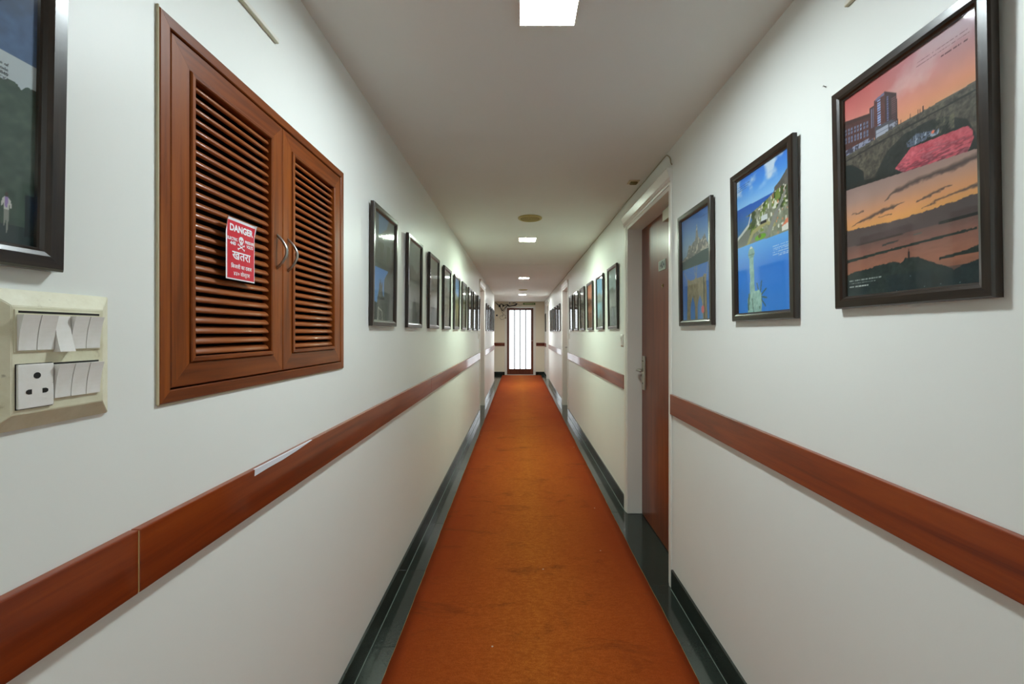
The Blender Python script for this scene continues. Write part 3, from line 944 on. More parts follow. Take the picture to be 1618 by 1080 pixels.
def print_spire():
    p = Paint(80, 150, 21)
    n2 = p.noise(20, 36); n = p.noise(4, 6)
    p.img[:] = p.grad([(.5, (70, 74, 72)), (.75, (98, 104, 104)), (1, (90, 96, 100))]) * (.85 + .3 * n[..., None])
    p.put(p.poly([(.22, 1), (.70, 1), (.60, .90), (.24, .80)]), (92, 124, 160))
    p.put((p.V < .74) & (p.noise(10, 6) > .5) & (p.V > .5), (74, 78, 70))
    low = p.V < .49
    p.put(low, p.grad([(.1, (120, 168, 220)), (.5, (84, 140, 210))]))
    p.put(p.poly([(.70, .49), (1, .49), (1, 0), (.5, 0), (.52, .40)]), np.stack([64 + 40 * n2, 70 + 40 * n2, 68 + 40 * n2], -1))
    sp = p.poly([(.29, .39), (.31, .34), (.35, .40), (.38, .33), (.44, .39), (.43, .30), (.47, .24), (.54, .22), (.58, 0), (.16, 0), (.21, .21), (.26, .27), (.29, .31)])
    p.put(sp, np.stack([80 + 40 * n2, 84 + 40 * n2, 80 + 36 * n2], -1))
    p.put(p.below([(0, .175), (.2, .165), (.25, .1), (1, .1)]) & (p.U < .24), (70, 78, 76))
    p.put(p.line((.24, .0), (.25, .12), .014) | p.line((.25, .12), (.43, .09), .01) | p.line((.43, .09), (.45, 0), .012), (196, 194, 184))
    p.put(sp & (p.V > .2) & (p.V < .225), (56, 58, 56))
    return p

def print_hillside():
    p = Paint(340, 400, 33)
    n2 = p.noise(30, 50); n = p.noise(8, 10)
    p.img[:] = p.grad([(.49, (66, 96, 140)), (.58, (60, 92, 140)), (.7, (30, 50, 84)), (1, (24, 38, 66))]) * (.85 + .3 * n2[..., None])
    p.put(p.V < .49, (196, 204, 212))
    p.put(p.below([(0, .44), (.86, .41), (.9, .43), (.94, .415), (1, .43)], .03 * (p.noise(40, 2) - .5)), np.stack([44 + 40 * n2, 62 + 40 * n2, 54 + 36 * n2], -1))
    p.put(p.below([(0, .06), (1, .05)]), (44, 58, 60))
    p.put(p.disc(.895, .128, .006, .0065), (70, 56, 54))
    p.put(p.poly([(.876, .098), (.880, .114), (.890, .122), (.900, .122), (.910, .114), (.914, .096), (.909, .094), (.905, .104), (.904, .088), (.886, .088), (.885, .104), (.880, .096)]), (206, 202, 200))
    p.put(p.poly([(.889, .121), (.901, .121), (.899, .094), (.891, .094)]), (160, 132, 190))
    p.put(p.poly([(.886, .090), (.904, .090), (.903, .062), (.899, .030), (.894, .030), (.895, .060), (.892, .066), (.890, .046), (.886, .046)]), (142, 142, 136))
    p.put(p.rect(.96, 1.0, .03, .14), (34, 44, 46))
    return p

def print_generic(seed, sky, land, accent, split=0.5):
    p = Paint(26, 44, seed)
    n2 = p.noise(9, 14); n = p.noise(3, 5)
    p.img[:] = p.grad([(split, tuple(min(255, c * 1.15) for c in sky)), (1, sky)]) * (.85 + .3 * n[..., None])
    h = split + (1 - split) * .3
    p.put(p.below([(0, h), (.4, h + .06), (.7, h - .02), (1, h + .03)], .08 * (p.noise(8, 2) - .5)), np.array(land, float) * (.7 + .6 * n2[..., None]))
    p.put(p.V < split, np.array(accent, float) * (.8 + .4 * n[..., None]))
    p.put(p.below([(0, .2), (.35, .16), (.5, .34), (.6, .32), (.72, .14), (1, .2)], .06 * (p.noise(10, 2) - .5)), np.array(land, float) * (.6 + .6 * n2[..., None]))
    return p

INK_GAIN = 0.95
def print_mesh(p, w, h):
    """a sheet of paper with the picture as vertex colour, local XZ plane facing -Y"""
    W, H = p.w, p.h
    me = bpy.data.meshes.new('print')
    nv = W * H
    co = np.zeros((nv, 3))
    co[:, 0] = ((p.U - 0.5) * w).ravel()
    co[:, 2] = ((p.V - 0.5) * h).ravel()
    i, j = np.meshgrid(np.arange(W - 1), np.arange(H - 1))
    a = (j * W + i).ravel()
    quads = np.stack([a, a + 1, a + W + 1, a + W], -1)
    me.vertices.add(nv)
    me.vertices.foreach_set('co', co.ravel())
    nq = len(quads)
    me.loops.add(nq * 4)
    me.loops.foreach_set('vertex_index', quads.ravel())
    me.polygons.add(nq)
    me.polygons.foreach_set('loop_start', np.arange(nq) * 4)
    me.polygons.foreach_set('loop_total', np.full(nq, 4))
    me.update(calc_edges=True)
    me.validate()
    s = np.clip(p.img, 0, 255) / 255.0
    l = np.where(s <= 0.04045, s / 12.92, ((s + 0.055) / 1.055) ** 2.4)
    l = np.clip(l * INK_GAIN, 0, 0.92).reshape(-1, 3)
    ca = me.color_attributes.new('ink', 'FLOAT_COLOR', 'POINT')
    ca.data.foreach_set('color', np.concatenate([l, np.ones((nv, 1))], 1).ravel())
    return me

# ------------------------------------------------------------------ framed prints
FW, FH, FT, FM = 0.371, 0.556, 0.018, 0.030
def moulding_member(length, horizontal):
    prof = [(0, 0), (0, -FT + 0.004), (0.003, -FT), (0.019, -FT + 0.0005), (0.025, -FT + 0.003), (FM - 0.002, -FT + 0.007), (FM, -FT + 0.0085), (FM, 0)]
    bm = bmesh.new()
    L = length / 2
    add_prism(bm, prof, [lambda a, b_: (-L + a + 0.0001, b_, -a), lambda a, b_: (L - a - 0.0001, b_, -a)])
    if not horizontal:
        bmesh.ops.rotate(bm, verts=bm.verts, cent=(0, 0, 0), matrix=Matrix.Rotation(PI / 2, 3, 'Y'))
    return finish(bm, 'moulding')
ME_H, ME_V = moulding_member(FW, True), moulding_member(FH, False)
ME_H.materials.append(MATS['moulding_h']); ME_V.materials.append(MATS['moulding_v'])
GLASS = box_mesh('glass', -FW / 2 + FM - 0.003, FW / 2 - FM + 0.003, -0.0095, -0.0075, -FH / 2 + FM - 0.003, FH / 2 - FM + 0.003)
GLASS.materials.append(MATS['picture_glass'])
BACK = box_mesh('backing', -FW / 2 + 0.012, FW / 2 - 0.012, -0.0045, -0.001, -FH / 2 + 0.012, FH / 2 - 0.012)
BACK.materials.append(MATS['backing_board'])
IW, IH = FW - 2 * FM + 0.004, FH - 2 * FM + 0.004

def framed_print(side, y_near, z0, paint, label, group, lean=1.0, roll=0.0):
    right = side == 'R'
    wx = XR if right else XL
    th = math.radians(lean)
    cy = y_near + FW / 2
    root = empty('framed_print', (0, 0, 0))
    # stands off the wall at the bottom by 1 mm and leans out at the top
    off = 0.0015 + math.sin(th) * FH / 2
    root.location = (wx - off if right else wx + off, cy, z0 + FH / 2)
    root.rotation_euler = (th, math.radians(roll), RIGHT if right else LEFT)
    link('moulding', ME_H, None, root, (0, 0, FH / 2))
    link('moulding', ME_H, None, root, (0, 0, -FH / 2), (0, PI, 0))
    link('moulding', ME_V, None, root, (FW / 2, 0, 0))
    link('moulding', ME_V, None, root, (-FW / 2, 0, 0), (0, PI, 0))
    link('backing', BACK, None, root)
    me = paint if isinstance(paint, bpy.types.Mesh) else print_mesh(paint, IW, IH)
    pr_ = link('print', me, 'print_ink', root, (0, -0.0052, 0))
    link('glass', GLASS, None, root)
    tag(root, label, 'picture', group)
    return root, pr_

GR, GL_ = 'framed prints on the numbered door wall', 'framed prints on the louvred cabinet wall'
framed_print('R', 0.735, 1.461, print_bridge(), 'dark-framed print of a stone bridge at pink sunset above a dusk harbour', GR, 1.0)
framed_print('R', 1.268, 1.442, print_coast(), 'dark-framed print of a coastal town above a pale green torch-bearing statue', GR, 0.9)
framed_print('R', 1.812, 1.432, print_city_bridge(), 'dark-framed print of a skyline above a stone bridge tower, beside the numbered door', GR, 0.9)
root, pr_ = framed_print('L', 0.236, 1.486, print_hillside(), 'dark-framed print of a dark green hillside above the switch panel', GL_, 1.0)
for k, t in enumerate(('One of', 'n mode', 'e 1840', '(PICK)')):
    link('caption', text_mesh('caption', t, 0.0058, 'RIGHT'), 'caption_ink', pr_, (IW * (0.893 - .5) , -0.0004, IH * (0.458 - 0.0125 * k - .5)))
framed_print('L', 1.88, 1.430, print_spire(), 'dark-framed print of a church spire on blue sky, nearest the louvred cabinet', GL_, 0.9)
ordn = ['second', 'third', 'fourth', 'fifth', 'sixth', 'seventh', 'eighth', 'ninth']
pal = [((96, 104, 104), (70, 78, 74), (104, 108, 100)), ((110, 112, 108), (80, 78, 70), (110, 96, 84)), ((120, 128, 130), (90, 88, 80), (130, 124, 110)),
       ((86, 126, 180), (110, 112, 90), (140, 132, 96)), ((110, 120, 122), (84, 90, 70), (96, 104, 74)), ((120, 124, 122), (76, 80, 72), (110, 108, 96)),
       ((104, 112, 112), (80, 76, 66), (120, 112, 92)), ((112, 116, 114), (84, 84, 76), (120, 118, 108))]
rng = random.Random(4)
for i in range(8):
    framed_print('L', 1.88 + 0.598 * (i + 1), 1.431 + rng.uniform(-.003, .003), print_generic(40 + i, *pal[i]),
                 'dark-framed print, %s along the wall past the louvred cabinet' % ordn[i], GL_, 0.8 + rng.uniform(-.15, .2))
pal_r = [((150, 176, 180), (110, 124, 118), (128, 140, 130)), ((120, 170, 206), (150, 160, 160), (140, 180, 200)), ((196, 112, 72), (110, 70, 52), (150, 88, 66)),
         ((130, 136, 136), (92, 94, 88), (120, 116, 104)), ((126, 130, 128), (84, 86, 80), (110, 108, 100)), ((120, 124, 122), (80, 82, 76), (110, 108, 100))]
names_r = ['teal-grey', 'pale blue', 'orange', 'grey', 'grey', 'grey']
ord_r = ['first', 'second', 'third', 'fourth', 'fifth', 'sixth']
for i in range(6):
    framed_print('R', 3.56 + 0.597 * i, 1.428 + rng.uniform(-.003, .003), print_generic(70 + i, *pal_r[i]),
                 'dark-framed %s print, %s along the wall beyond the numbered door' % (names_r[i], ord_r[i]), GR, 0.8 + rng.uniform(-.15, .2))
SMALL = [print_mesh(print_generic(90 + k, (126, 132, 134), (86, 90, 84), (114, 112, 104)), IW, IH) for k in range(2)]
for q in SMALL:
    q.materials.append(MATS['print_ink'])
for i in range(5):
    framed_print('L', 8.47 + 0.585 * i, 1.43, SMALL[i % 2], 'dark-framed print, %s past the recessed door on the cabinet wall' % ord_r[i], GL_, 0.8)
    framed_print('R', 8.54 + 0.60 * i, 1.43, SMALL[(i + 1) % 2], 'dark-framed print, %s past the middle door on the numbered door wall' % ord_r[i], GR, 0.8)
framed_print('R', 13.10, 1.43, SMALL[0], 'dark-framed print alone between the last door and end wall', GR, 0.8)

# ------------------------------------------------------------------ louvred cabinet
def cabinet():
    y0, y1, z0, z1 = CAB
    W, H = y1 - y0, z1 - z0
    hw = W / 2
    root = empty('louvred_cabinet', (XL, (y0 + y1) / 2, z0), LEFT)
    fw, pr_ = 0.0245, 0.006
    # mitred face frame
    def member(length, wd, t, mats, vertical, flip, yb=0.0, bev=0.0012):
        prof = [(0, yb), (0, yb - t + 0.002), (0.002, yb - t), (wd - 0.002, yb - t), (wd, yb - t + 0.002), (wd, yb)]
        bm = bmesh.new()
        L = length / 2
        add_prism(bm, prof, [lambda a, b_: (-L + a + 0.00015, b_, -a), lambda a, b_: (L - a - 0.00015, b_, -a)])
        ang = {(False, False): 0, (False, True): PI, (True, False): PI / 2, (True, True): -PI / 2}[(vertical, flip)]
        if ang:
            bmesh.ops.rotate(bm, verts=bm.verts, cent=(0, 0, 0), matrix=Matrix.Rotation(ang, 3, 'Y'))
        return bm
    for vert, flip, loc in ((False, False, (0, 0, H)), (False, True, (0, 0, 0)), (True, False, (hw, 0, H / 2)), (True, True, (-hw, 0, H / 2))):
        bm = member(H if vert else W, fw, pr_ + 0.03, None, vert, flip, 0.03)
        link('face_frame', finish(bm, 'face_frame'), 'cabinet_wood_v' if vert else 'cabinet_wood_h', root, loc)
    link('painted_edge', box_mesh('painted_edge', -hw - 0.003, -hw - 0.0001, -0.0055, 0.0, 0.0, H + 0.003, bev=0.001), 'cream_plaster', root)
    link('painted_edge', box_mesh('painted_edge', -hw, hw, -0.003, 0.0, -0.003, -0.0001, bev=0.0005), 'cream_plaster', root)
    # recess lining
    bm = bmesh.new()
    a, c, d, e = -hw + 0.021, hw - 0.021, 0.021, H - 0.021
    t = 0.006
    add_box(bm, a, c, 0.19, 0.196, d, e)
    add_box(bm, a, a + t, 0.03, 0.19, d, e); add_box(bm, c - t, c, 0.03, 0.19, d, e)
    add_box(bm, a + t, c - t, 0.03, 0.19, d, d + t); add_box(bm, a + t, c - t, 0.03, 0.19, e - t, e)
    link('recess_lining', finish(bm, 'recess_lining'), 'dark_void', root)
    # two doors
    dz0, dz1 = fw + 0.003, H - fw - 0.003
    dh = dz1 - dz0
    dw = (W - 2 * fw - 0.0085) / 2
    ft = 0.022
    yb = 0.018
    so, bd = 0.047, 0.011
    ow, oh = dw - 2 * (so + bd), dh - 2 * (so + bd)
    nsl = 26
    pitch = oh / nsl
    # slat: rounded nose, tilted
    ch, th = 0.0245, 0.0108
    prof = []
    for k in range(10):
        t_ = 2 * PI * k / 10
        px, py = math.cos(t_) * ch / 2, math.sin(t_) * th / 2
        prof.append((px, py))
    tilt = math.radians(36)
    bm = bmesh.new()
    L = ow / 2 - 0.0005
    rot = lambda a, b_: (a * math.cos(tilt) - b_ * math.sin(tilt), a * math.sin(tilt) + b_ * math.cos(tilt))
    def ring(xp, k):
        def fn(a, b_):
            r = rot(a * k, b_ * k)
            return (xp, r[0], r[1])
        return fn
    add_prism(bm, prof, [ring(-L, 0.45), ring(-L + 0.007, 1), ring(L - 0.007, 1), ring(L, 0.45)])
    SL = finish(bm, 'slat')
    for p_ in SL.polygons:
        p_.use_smooth = len(p_.vertices) == 4
    SL.materials.append(MATS['slat_wood'])
    for s in (-1, 1):
        cx = s * (dw / 2 + 0.0015)
        part = empty('door', (cx, yb, dz0 + dh / 2))
        part.parent = root
        for vert, flip, loc in ((False, False, (0, 0, dh / 2)), (False, True, (0, 0, -dh / 2)), (True, False, (dw / 2, 0, 0)), (True, True, (-dw / 2, 0, 0))):
            bm = member(dh if vert else dw, so, ft, None, vert, flip)
            link('stile' if vert else 'rail', finish(bm, 'stile' if vert else 'rail'), 'cabinet_wood_v' if vert else 'cabinet_wood_h', part, loc)
        for vert, flip, loc in ((False, False, (0, 0, dh / 2 - so)), (False, True, (0, 0, -dh / 2 + so)), (True, False, (dw / 2 - so, 0, 0)), (True, True, (-dw / 2 + so, 0, 0))):
            bm = member((dh if vert else dw) - 2 * so, bd, ft + 0.0045, None, vert, flip)
            link('bead', finish(bm, 'bead'), 'cabinet_wood_v' if vert else 'cabinet_wood_h', part, loc)
        for k in range(nsl):
            z = -oh / 2 + pitch * (k + 0.5)
            link('slat', SL, None, part, (0, -ft + 0.0105, z))
        # bow handle on the meeting stile
        hx = -s * (dw / 2 - 0.026)
        zc = 1.622 - (z0 + dz0 + dh / 2)
        pts = smooth_pts([(hx, -ft + 0.001, zc + 0.046), (hx, -ft - 0.012, zc + 0.032), (hx, -ft - 0.024, zc + 0.012), (hx, -ft - 0.026, zc), (hx, -ft - 0.024, zc - 0.012), (hx, -ft - 0.012, zc - 0.032), (hx, -ft + 0.001, zc - 0.046)], 4)
        hd = link('handle', tube_mesh('handle', pts, 0.0036, 10), 'steel', part, smooth=True)
        hd['label'] = 'bowed steel handle'
    tag(root, 'brown wooden wall cabinet with two louvred doors and steel handles', 'cabinet')
cabinet()

# ------------------------------------------------------------------ danger sign
def danger_sign():
    w, h = 0.107, 0.1395
    yb = -0.0102
    cy, cz = 0.991, 1.5905
    root = empty('danger_sign', (XL + 0.0165, cy, cz), LEFT)
    def curl(x, z):
        u, v = x / w + .5, z / h + .5
        y_ = -0.0022 * (1 - (2 * u - 1) ** 2) * 0.4
        y_ -= 0.010 * max(0, (0.10 - u) / 0.10) ** 1.6 * (0.35 + 0.65 * max(0, v - .75) * 4)
        y_ -= 0.006 * max(0, (u - .92) / .08) ** 1.5 * max(0, v - .8) * 5
        y_ -= 0.0012 * max(0, (v - .95) / .05) ** 1.5
        return y_
    def sheet(name, x0, x1, z0, z1, off, mat, n=24, m_=30):
        verts, faces = [], []
        for s_ in (0, 0.0003):
            for j in range(m_ + 1):
                for i in range(n + 1):
                    x_, z_ = x0 + (x1 - x0) * i / n, z0 + (z1 - z0) * j / m_
                    verts.append((x_, off + s_ + curl(x_, z_), z_))
        N = (n + 1) * (m_ + 1)
        for j in range(m_):
            for i in range(n):
                a = j * (n + 1) + i
                faces.append((a, a + 1, a + n + 2, a + n + 1))
                faces.append((N + a, N + a + n + 1, N + a + n + 2, N + a + 1))
        for i in range(n):
            a, c = i, m_ * (n + 1) + i
            faces.append((a, N + a, N + a + 1, a + 1)); faces.append((c, c + 1, N + c + 1, N + c))
        for j in range(m_):
            a, c = j * (n + 1), j * (n + 1) + n
            faces.append((a, a + n + 1, N + a + n + 1, N + a)); faces.append((c, N + c, N + c + n + 1, c + n + 1))
        return link(name, mesh(name, verts, faces), mat, root, smooth=False)
    sheet('sheet', -w / 2, w / 2, -h / 2, h / 2, 0, 'sign_white')
    sheet('red_panel', -w / 2 + 0.0085, w / 2 - 0.0025, -h / 2 + 0.003, h / 2 - 0.006, -0.0004, 'sign_red')
    def bend(me, x0, z0):
        for v in me.vertices:
            v.co.x += x0; v.co.z += z0
            v.co.y = -0.0008 + curl(v.co.x, v.co.z)
        return me
    lines = [('DANGER', 0.021, 0.003, 0.0475, 0.083, 0.0009), ('ELECTRIC', 0.009, -0.0285, 0.0225, 0.034, 0.00035), ('440', 0.011, -0.027, 0.0125, 0.019, 0.0004),
             ('PRESSURE', 0.009, 0.032, 0.0235, 0.034, 0.00035), ('VOLTS', 0.010, 0.033, 0.0135, 0.025, 0.0004),
             ('खतरा', 0.027, 0.003, -0.0140, 0.066, 0.0005), ('िबजली का दबाव', 0.0125, 0.0035, -0.0395, 0.074, 0.0002), ('४४० वोल्टस', 0.0125, 0.004, -0.0555, 0.058, 0.0002)]
    for t, s_, x_, z_, wd, bo in lines:
        me = text_mesh('lettering', t, s_, width=wd, bold=bo)
        link('lettering', bend(me, x_, z_), 'sign_white', root)
    # skull over crossed bones
    def flat(name, polys, mat, off):
        verts, faces = [], []
        for q in polys:
            faces.append(tuple(range(len(verts), len(verts) + len(q))))
            for a, c in q:
                verts.append((a, off + curl(a, c), c))
        return link(name, mesh(name, verts, faces), mat, root)
    el = lambda cx, cz_, rx, rz_, n=18: [(cx + rx * math.cos(2 * PI * k / n), cz_ + rz_ * math.sin(2 * PI * k / n)) for k in range(n)]
    def bone(ax, az, bx, bz, wd=0.0011):
        dx, dz = bx - ax, bz - az
        L = math.hypot(dx, dz); nx_, nz = -dz / L * wd, dx / L * wd
        return [(ax + nx_, az + nz), (ax - nx_, az - nz), (bx - nx_, bz - nz), (bx + nx_, bz + nz)]
    sx, sz = 0.0015, 0.0245
    flat('skull', [el(sx, sz, 0.0088, 0.0082), [(sx - .005, sz - .005), (sx - .0045, sz - .0115), (sx + .0045, sz - .0115), (sx + .005, sz - .005)]], 'sign_white', -0.0008)
    flat('skull_sockets', [el(sx - .0035, sz - .0015, .0022, .0024, 10), el(sx + .0035, sz - .0015, .0022, .0024, 10), [(sx - .001, sz - .0055), (sx + .001, sz - .0055), (sx, sz - .003)],
                           [(sx - .002, sz - .0112), (sx - .0015, sz - .0112), (sx - .0015, sz - .008), (sx - .002, sz - .008)], [(sx + .0015, sz - .0112), (sx + .002, sz - .0112), (sx + .002, sz - .008), (sx + .0015, sz - .008)]], 'sign_red', -0.0011)
    bz = sz - 0.0165
    polys = [bone(sx - .010, bz + .005, sx + .010, bz - .005), bone(sx - .010, bz - .005, sx + .010, bz + .005)]
    for a in (-1, 1):
        for c in (-1, 1):
            polys.append(el(sx + a * .0105, bz + c * .0062, .0015, .0015, 8)); polys.append(el(sx + a * .0113, bz + c * .0042, .0015, .0015, 8))
    flat('crossbones', polys, 'sign_white', -0.0008)
    tag(root, 'red and white DANGER 440 volts sign stuck on the cabinet louvres', 'sign')
danger_sign()

# ------------------------------------------------------------------ switch panel
def rocker_mesh(w, h, flip):
    n = 8
    bm = bmesh.new()
    prof = []
    for k in range(n + 1):
        t = k / n                                   # 0 bottom, 1 top
        d = 0.0022 + 0.0072 * (t ** 1.9) if not flip else 0.0022 + 0.0080 * ((1 - t) ** 1.9)
        prof.append((-d, -h / 2 + h * t))
    prof += [(0.001, h / 2), (0.001, -h / 2)]
    add_prism(bm, prof, [lambda a, b_: (-w / 2, a, b_), lambda a, b_: (w / 2, a, b_)])
    return finish(bm, 'rocker')
def plate_mesh(x0, x1, z0, z1, t, bevw):
    v = [(x0, 0, z0), (x1, 0, z0), (x1, 0, z1), (x0, 0, z1),
         (x0, -0.004, z0), (x1, -0.004, z0), (x1, -0.004, z1), (x0, -0.004, z1),
         (x0 + bevw, -t, z0 + bevw), (x1 - bevw, -t, z0 + bevw), (x1 - bevw, -t, z1 - bevw), (x0 + bevw, -t, z1 - bevw)]
    f = [(0, 1, 2, 3), (8, 11, 10, 9)]
    for a, c in ((0, 4), (4, 8)):
        for i in range(4):
            j = (i + 1) % 4
            f.append((a + i, c + i, c + j, a + j))
    me = mesh('plate', v, f)
    bm = bmesh.new(); bm.from_mesh(me)
    bmesh.ops.recalc_face_normals(bm, faces=bm.faces)
    bmesh.ops.bevel(bm, geom=[e for e in bm.edges], offset=0.0008, segments=2, affect='EDGES')
    bm.to_mesh(me); bm.free()
    return me

def switch_panel():
    cy, cz = 0.603, 1.365
    root = empty('switch_panel', (XL, cy, cz), LEFT)
    T = 0.018
    link('plate', plate_mesh(-0.0825, 0.0815, -0.094, 0.092, T, 0.0225), 'aged_plastic', root)
    mw = 0.02155
    x0 = -0.0555
    RK, RKF = rocker_mesh(mw - 0.0012, 0.047, False), rocker_mesh(mw - 0.0012, 0.050, True)
    RK.materials.append(MATS['rocker_plastic']); RKF.materials.append(MATS['rocker_plastic'])
    zt, zb = 0.035, -0.034
    # slightly raised bezels
    for a, c, zc in ((x0 - 0.002, x0 + 5 * mw + 0.002, zt),):
        link('bezel', box_mesh('bezel', a, c, -T - 0.0012, -T + 0.001, zc - 0.0262, zc + 0.030, bev=0.0006), 'aged_plastic', root)
        link('gap', box_mesh('gap', a + 0.004, c - 0.002, -T - 0.0016, -T, zc + 0.0255, zc + 0.0285), 'dark_void', root)
    for i in range(5):
        fl_ = i == 2
        o = link('rocker', RKF if fl_ else RK, None, root, (x0 + mw * (i + .5), -T - 0.001, zt - (0.002 if fl_ else 0)))
        if fl_:
            o['label'] = 'rocker pressed in at the top'
    for i in range(3):
        link('rocker', RK, None, root, (x0 + mw * (i + 2.5), -T - 0.001, zb + 0.001))
    link('gap', box_mesh('gap', x0 + 2 * mw, x0 + 5 * mw, -T - 0.0006, -T, zb + 0.0245, zb + 0.027), 'dark_void', root)
    so = link('socket', box_mesh('socket', x0, x0 + 2 * mw - 0.001, -T - 0.0035, -T, zb - 0.031, zb + 0.027, bev=0.0012, seg=2), 'rocker_plastic', root)
    link('socket_seam', box_mesh('socket_seam', x0 - 0.0008, x0 + 2 * mw - 0.0002, -T - 0.0004, -T + 0.001, zb - 0.032, zb + 0.028), 'dark_void', root)
    hole = lathe_mesh('pin_hole', [(0.0042, 0.001), (0.0042, -0.0004), (0.0034, -0.0004)], 18, 'y')
    hole.materials.append(MATS['black_plastic'])
    sc_ = x0 + mw
    link('pin_hole', hole, None, so, (sc_, -T - 0.0035, zb + 0.0115))
    for s in (-1, 1):
        bm = bmesh.new()
        pr_ = [(-0.0034, -0.0032), (0.0006, -0.0032), (0.0030, -0.0018), (0.0034, 0), (0.0030, 0.0018), (0.0006, 0.0032), (-0.0034, 0.0032)]
        add_prism(bm, [(a * s, b_) for a, b_ in pr_], [lambda a, b_: (a, 0.001, b_), lambda a, b_: (a, -0.0004, b_)])
        o = link('pin_slot', finish(bm, 'pin_slot'), 'black_plastic', so, (sc_ + s * 0.0098, -T - 0.0035, zb - 0.0095))
    tag(root, 'grimy cream switch panel with eight rockers and a three-pin socket', 'switch panel')
switch_panel()

def small_switch(side, y, z, label, n=2):
    right = side == 'R'
    root = empty('wall_switch', (XR if right else XL, y, z), RIGHT if right else LEFT)
    w, h = 0.05 + 0.022 * n, 0.10
    link('plate', plate_mesh(-w / 2, w / 2, -h / 2, h / 2, 0.010, 0.010), 'white_plastic', root)
    RK = rocker_mesh(0.0205, 0.046, False)
    for i in range(n):
        link('rocker', RK, 'rocker_plastic', root, ((i - (n - 1) / 2) * 0.022, -0.0102, 0))
    tag(root, label, 'switch', 'small wall switches')
small_switch('R', 3.445, 1.335, 'small cream wall switch just beyond the numbered door frame', 1)
small_switch('R', 7.06, 1.34, 'small white wall switch before the middle door on the numbered door wall', 1)
small_switch('L', 6.96, 1.345, 'small white wall switch before the recessed door on the cabinet wall', 1)

# ------------------------------------------------------------------ ceiling fittings
LW = 0.175
FRAME_ME = None
def light_panel(y, col, k, label):
    root = empty('ceiling_light', (0.092, y, ZC))
    bm = bmesh.new()
    h = LW / 2
    for a, c, d, e in ((-h - .006, h + .006, -h - .006, -h), (-h - .006, h + .006, h, h + .006), (-h - .006, -h, -h, h), (h, h + .006, -h, h)):
        add_box(bm, a, c, d, e, -0.012, 0.0)
    link('bezel', finish(bm, 'bezel'), 'white_plastic', root)
    em = emit_mat('led_%d' % int(y * 10 + 100), col, LAMP * k)
    link('diffuser', box_mesh('diffuser', -h, h, -h, h, -0.004, -0.0005), em.name, root)
    tag(root, label, 'light', 'square ceiling light panels')
COOL, GREENISH, NEUTRAL = (0.855, 0.97, 1.0), (0.81, 1.0, 0.81), (0.91, 0.98, 0.98)
light_panel(-2.0, COOL, 1.0, 'square white light panel behind the viewer')
light_panel(1.30, COOL, 1.0, 'large bright square light panel nearest on the ceiling')
light_panel(4.60, GREENISH, 1.6, 'square light panel just beyond the round cream ceiling speaker')
light_panel(7.87, NEUTRAL, 1.15, 'square light panel third along the ceiling')
light_panel(11.30, NEUTRAL, 2.3, 'square light panel closest to the end door')

def ceiling_speaker(y, label):
    root = empty('ceiling_speaker', (0.098, y, ZC))
    link('rim', lathe_mesh('rim', [(0.107, 0.0), (0.107, -0.006), (0.100, -0.012), (0.088, -0.013), (0.085, -0.009), (0.085, -0.002)], 40), 'speaker_cream', root, smooth=True)
    link('grille', lathe_mesh('grille', [(0.0855, -0.003), (0.0855, -0.008), (0.05, -0.0105), (0.01, -0.0115)], 40), 'speaker_mesh', root, smooth=True)
    for k in range(4):
        link('grille_ring', lathe_mesh('grille_ring', [(0.018 + .016 * k, -0.008), (0.018 + .016 * k, -0.0125 + .0007 * k), (0.021 + .016 * k, -0.0125 + .0007 * k), (0.021 + .016 * k, -0.008)], 32), 'speaker_cream', root)
    tag(root, label, 'speaker', 'round ceiling speakers')
ceiling_speaker(3.76, 'round yellowed cream ceiling speaker before the second light panel')
ceiling_speaker(10.07, 'round ceiling speaker just before the last light panel')
root = empty('ceiling_sensor', (0.772, 2.86, ZC))
link('plate', box_mesh('plate', -0.036, 0.036, -0.036, 0.036, -0.005, 0, bev=0.002), 'cream_plaster', root)
link('lens', box_mesh('lens', -0.022, 0.024, -0.02, 0.02, -0.016, -0.005, bev=0.004, seg=2), 'sensor_olive', root)
tag(root, 'small square ceiling sensor above the numbered door', 'sensor')

# trunking stubs, nail, cable along the corner
for side, y1, z, lab in (('L', 1.163, 2.197, 'thin cream cable trunking high on the wall above the louvred cabinet'), ('R', 1.085, 2.238, 'thin cream cable trunking end above the bridge print')):
    x0, x1 = (XL, XL + 0.010) if side == 'L' else (XR - 0.010, XR)
    root = empty('cable_trunking', ((x0 + x1) / 2, y1, z))
    cx = (x0 + x1) / 2
    link('channel', box_mesh('channel', x0 - cx, x1 - cx, YB - y1, 0, -0.007, 0.007, bev=0.001), 'cream_metal', root)
    a = 0.0101 / 2
    link('cover_strip', box_mesh('cover_strip', -0.0062 if side == 'R' else 0.0038, -0.0038 if side == 'R' else 0.0062, YB - y1, -0.002, -0.0052, 0.0052, bev=0.0005), 'trim_paint', root)
    tag(root, lab, 'trunking')
root = empty('wall_nail', (XR, 1.163, 2.073))
link('shank', tube_mesh('shank', [(0.0, 0, 0), (-0.007, 0, 0.002)], 0.0012, 8), 'black_plastic', root)
link('head', tube_mesh('head', [(-0.0066, 0, 0.0019), (-0.008, 0, 0.0023)], 0.0024, 10), 'steel', root)
tag(root, 'small nail in the wall between the bridge and coast prints', 'nail')

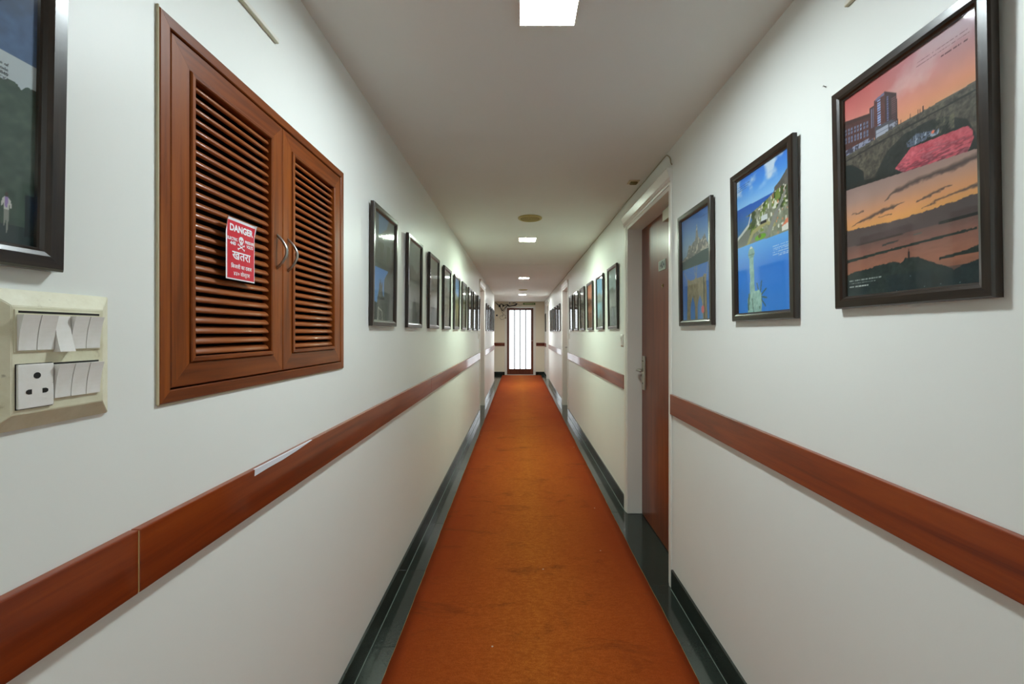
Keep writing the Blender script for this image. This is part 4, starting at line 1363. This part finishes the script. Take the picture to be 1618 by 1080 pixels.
pts = [(XR - 0.006, 2.318, 2.318), (XR - 0.006, 2.335, 2.335), (XR - 0.006, 2.345, 2.362), (XR - 0.007, 2.38, 2.392), (XR - 0.007, 2.42, ZC - 0.012)]
rng2 = random.Random(8)
yy = 2.6
while yy < 8.5:
    pts.append((XR - 0.008 - rng2.uniform(0, .004), yy, ZC - 0.008 - rng2.uniform(0, .006)))
    yy += 0.22
pts += [(XR - 0.02, 9.2, ZC - 0.006), (XR - 0.02, 11.4, ZC - 0.006)]
o = link('corner_cable', tube_mesh('corner_cable', smooth_pts(pts, 3), 0.0034, 6), 'cable_tan', smooth=True)
tag(o, 'thin tan cable sagging along the ceiling corner above the numbered door', 'cable')

# ------------------------------------------------------------------ clutter above the end door
def P(px, py, d=0.03):                         # a spot on the end wall (image pixel position scaled to metres), standing d in front of it
    s = YE / 670.0
    return ((px - 820) * s, YE - d, 1.4 + (525 - py) * s)
sg = empty('exit_sign', (0.337, YE, 2.345))
link('box', box_mesh('box', -0.203, 0.203, -0.03, 0, -0.034, 0.034, bev=0.004), 'exit_green', sg)
link('face', box_mesh('face', -0.155, 0.10, -0.0312, -0.029, -0.014, 0.014), 'exit_pale', sg)
link('face', box_mesh('face', 0.112, 0.15, -0.0312, -0.029, -0.014, 0.014), 'exit_pale', sg)
tag(sg, 'long green sign box on the wall above the end door', 'sign')
cm = empty('dome_camera', P(805.3, 478.6, 0))
link('housing', box_mesh('housing', -0.045, 0.045, -0.05, 0, -0.035, 0.035, bev=0.008, seg=2), 'white_plastic', cm)
link('lens', lathe_mesh('lens', [(0.018, 0), (0.018, -0.012), (0.010, -0.016)], 16, 'y'), 'black_plastic', cm, (0, -0.048, 0))
tag(cm, 'small white camera with dark lens above the end door corner', 'camera')
CB = 'cables tangled above the end door'
def cable(pix, r, mat, label, d=0.03, n=5):
    o = link('cable', tube_mesh('cable', smooth_pts([P(a, c, d + (0.012 if k % 2 else 0)) for k, (a, c) in enumerate(pix)], n), r, 6), mat, smooth=True)
    tag(o, label, 'cable', CB)
cable([(783, 477.5), (788, 482), (792, 480), (797, 482.5), (801, 481), (806, 483.5), (812, 482), (816, 480), (813, 478.2), (810, 478.8)], 0.011, 'cable_black', 'thick black cable looped beside the white camera', 0.02)
cable([(801, 481), (804, 483.8), (810, 482.8), (815, 482.3), (817, 479.5)], 0.015, 'cable_black', 'bundled dark cable lying on the end door head', 0.075)
cable([(789, 483), (792, 487), (794, 491), (797, 487.5), (801, 483.5), (803, 481)], 0.009, 'cable_black', 'thin black cable hanging in a V by the end door', 0.115)
cable([(795, 483.3), (794, 488), (796, 492), (799, 487.5), (802, 484)], 0.007, 'cable_black', 'second thin black cable crossing the hanging V', 0.15)
cable([(790, 484), (793, 492), (795, 497), (790, 500), (792, 504.5), (797, 503), (799, 499), (796, 497), (793, 501)], 0.007, 'cable_grey', 'pale grey cable coiled on the wall beside the end door')
cable([(817, 480), (822, 482), (826, 480.5)], 0.006, 'cable_grey', 'pale cable running to the green sign box')
for k, (a, c, s_, mt, lab) in enumerate(((789.4, 483.4, 0.032, 'black_plastic', 'black junction box leftmost above the end door'), (795.2, 482.8, 0.026, 'black_plastic', 'black junction box beside the white camera'),
                          (785, 498, 0.024, 'cable_black', 'dark plug low on the wall by the recess'), (799, 502, 0.022, 'cream_plaster', 'small cream box beside the coiled grey cable'))):
    o = empty('junction_box', P(a, c, 0))
    link('case', box_mesh('case', -s_, s_, -0.03, 0, -s_ * 1.1, s_ * 1.1, bev=0.006, seg=2), mt, o)
    link('lid', box_mesh('lid', -s_ * .7, s_ * .7, -0.034, -0.029, -s_ * .8, s_ * .8, bev=0.002), 'cable_grey' if mt == 'cream_plaster' else 'black_plastic', o)
    tag(o, lab, 'junction box', 'boxes above the end door')
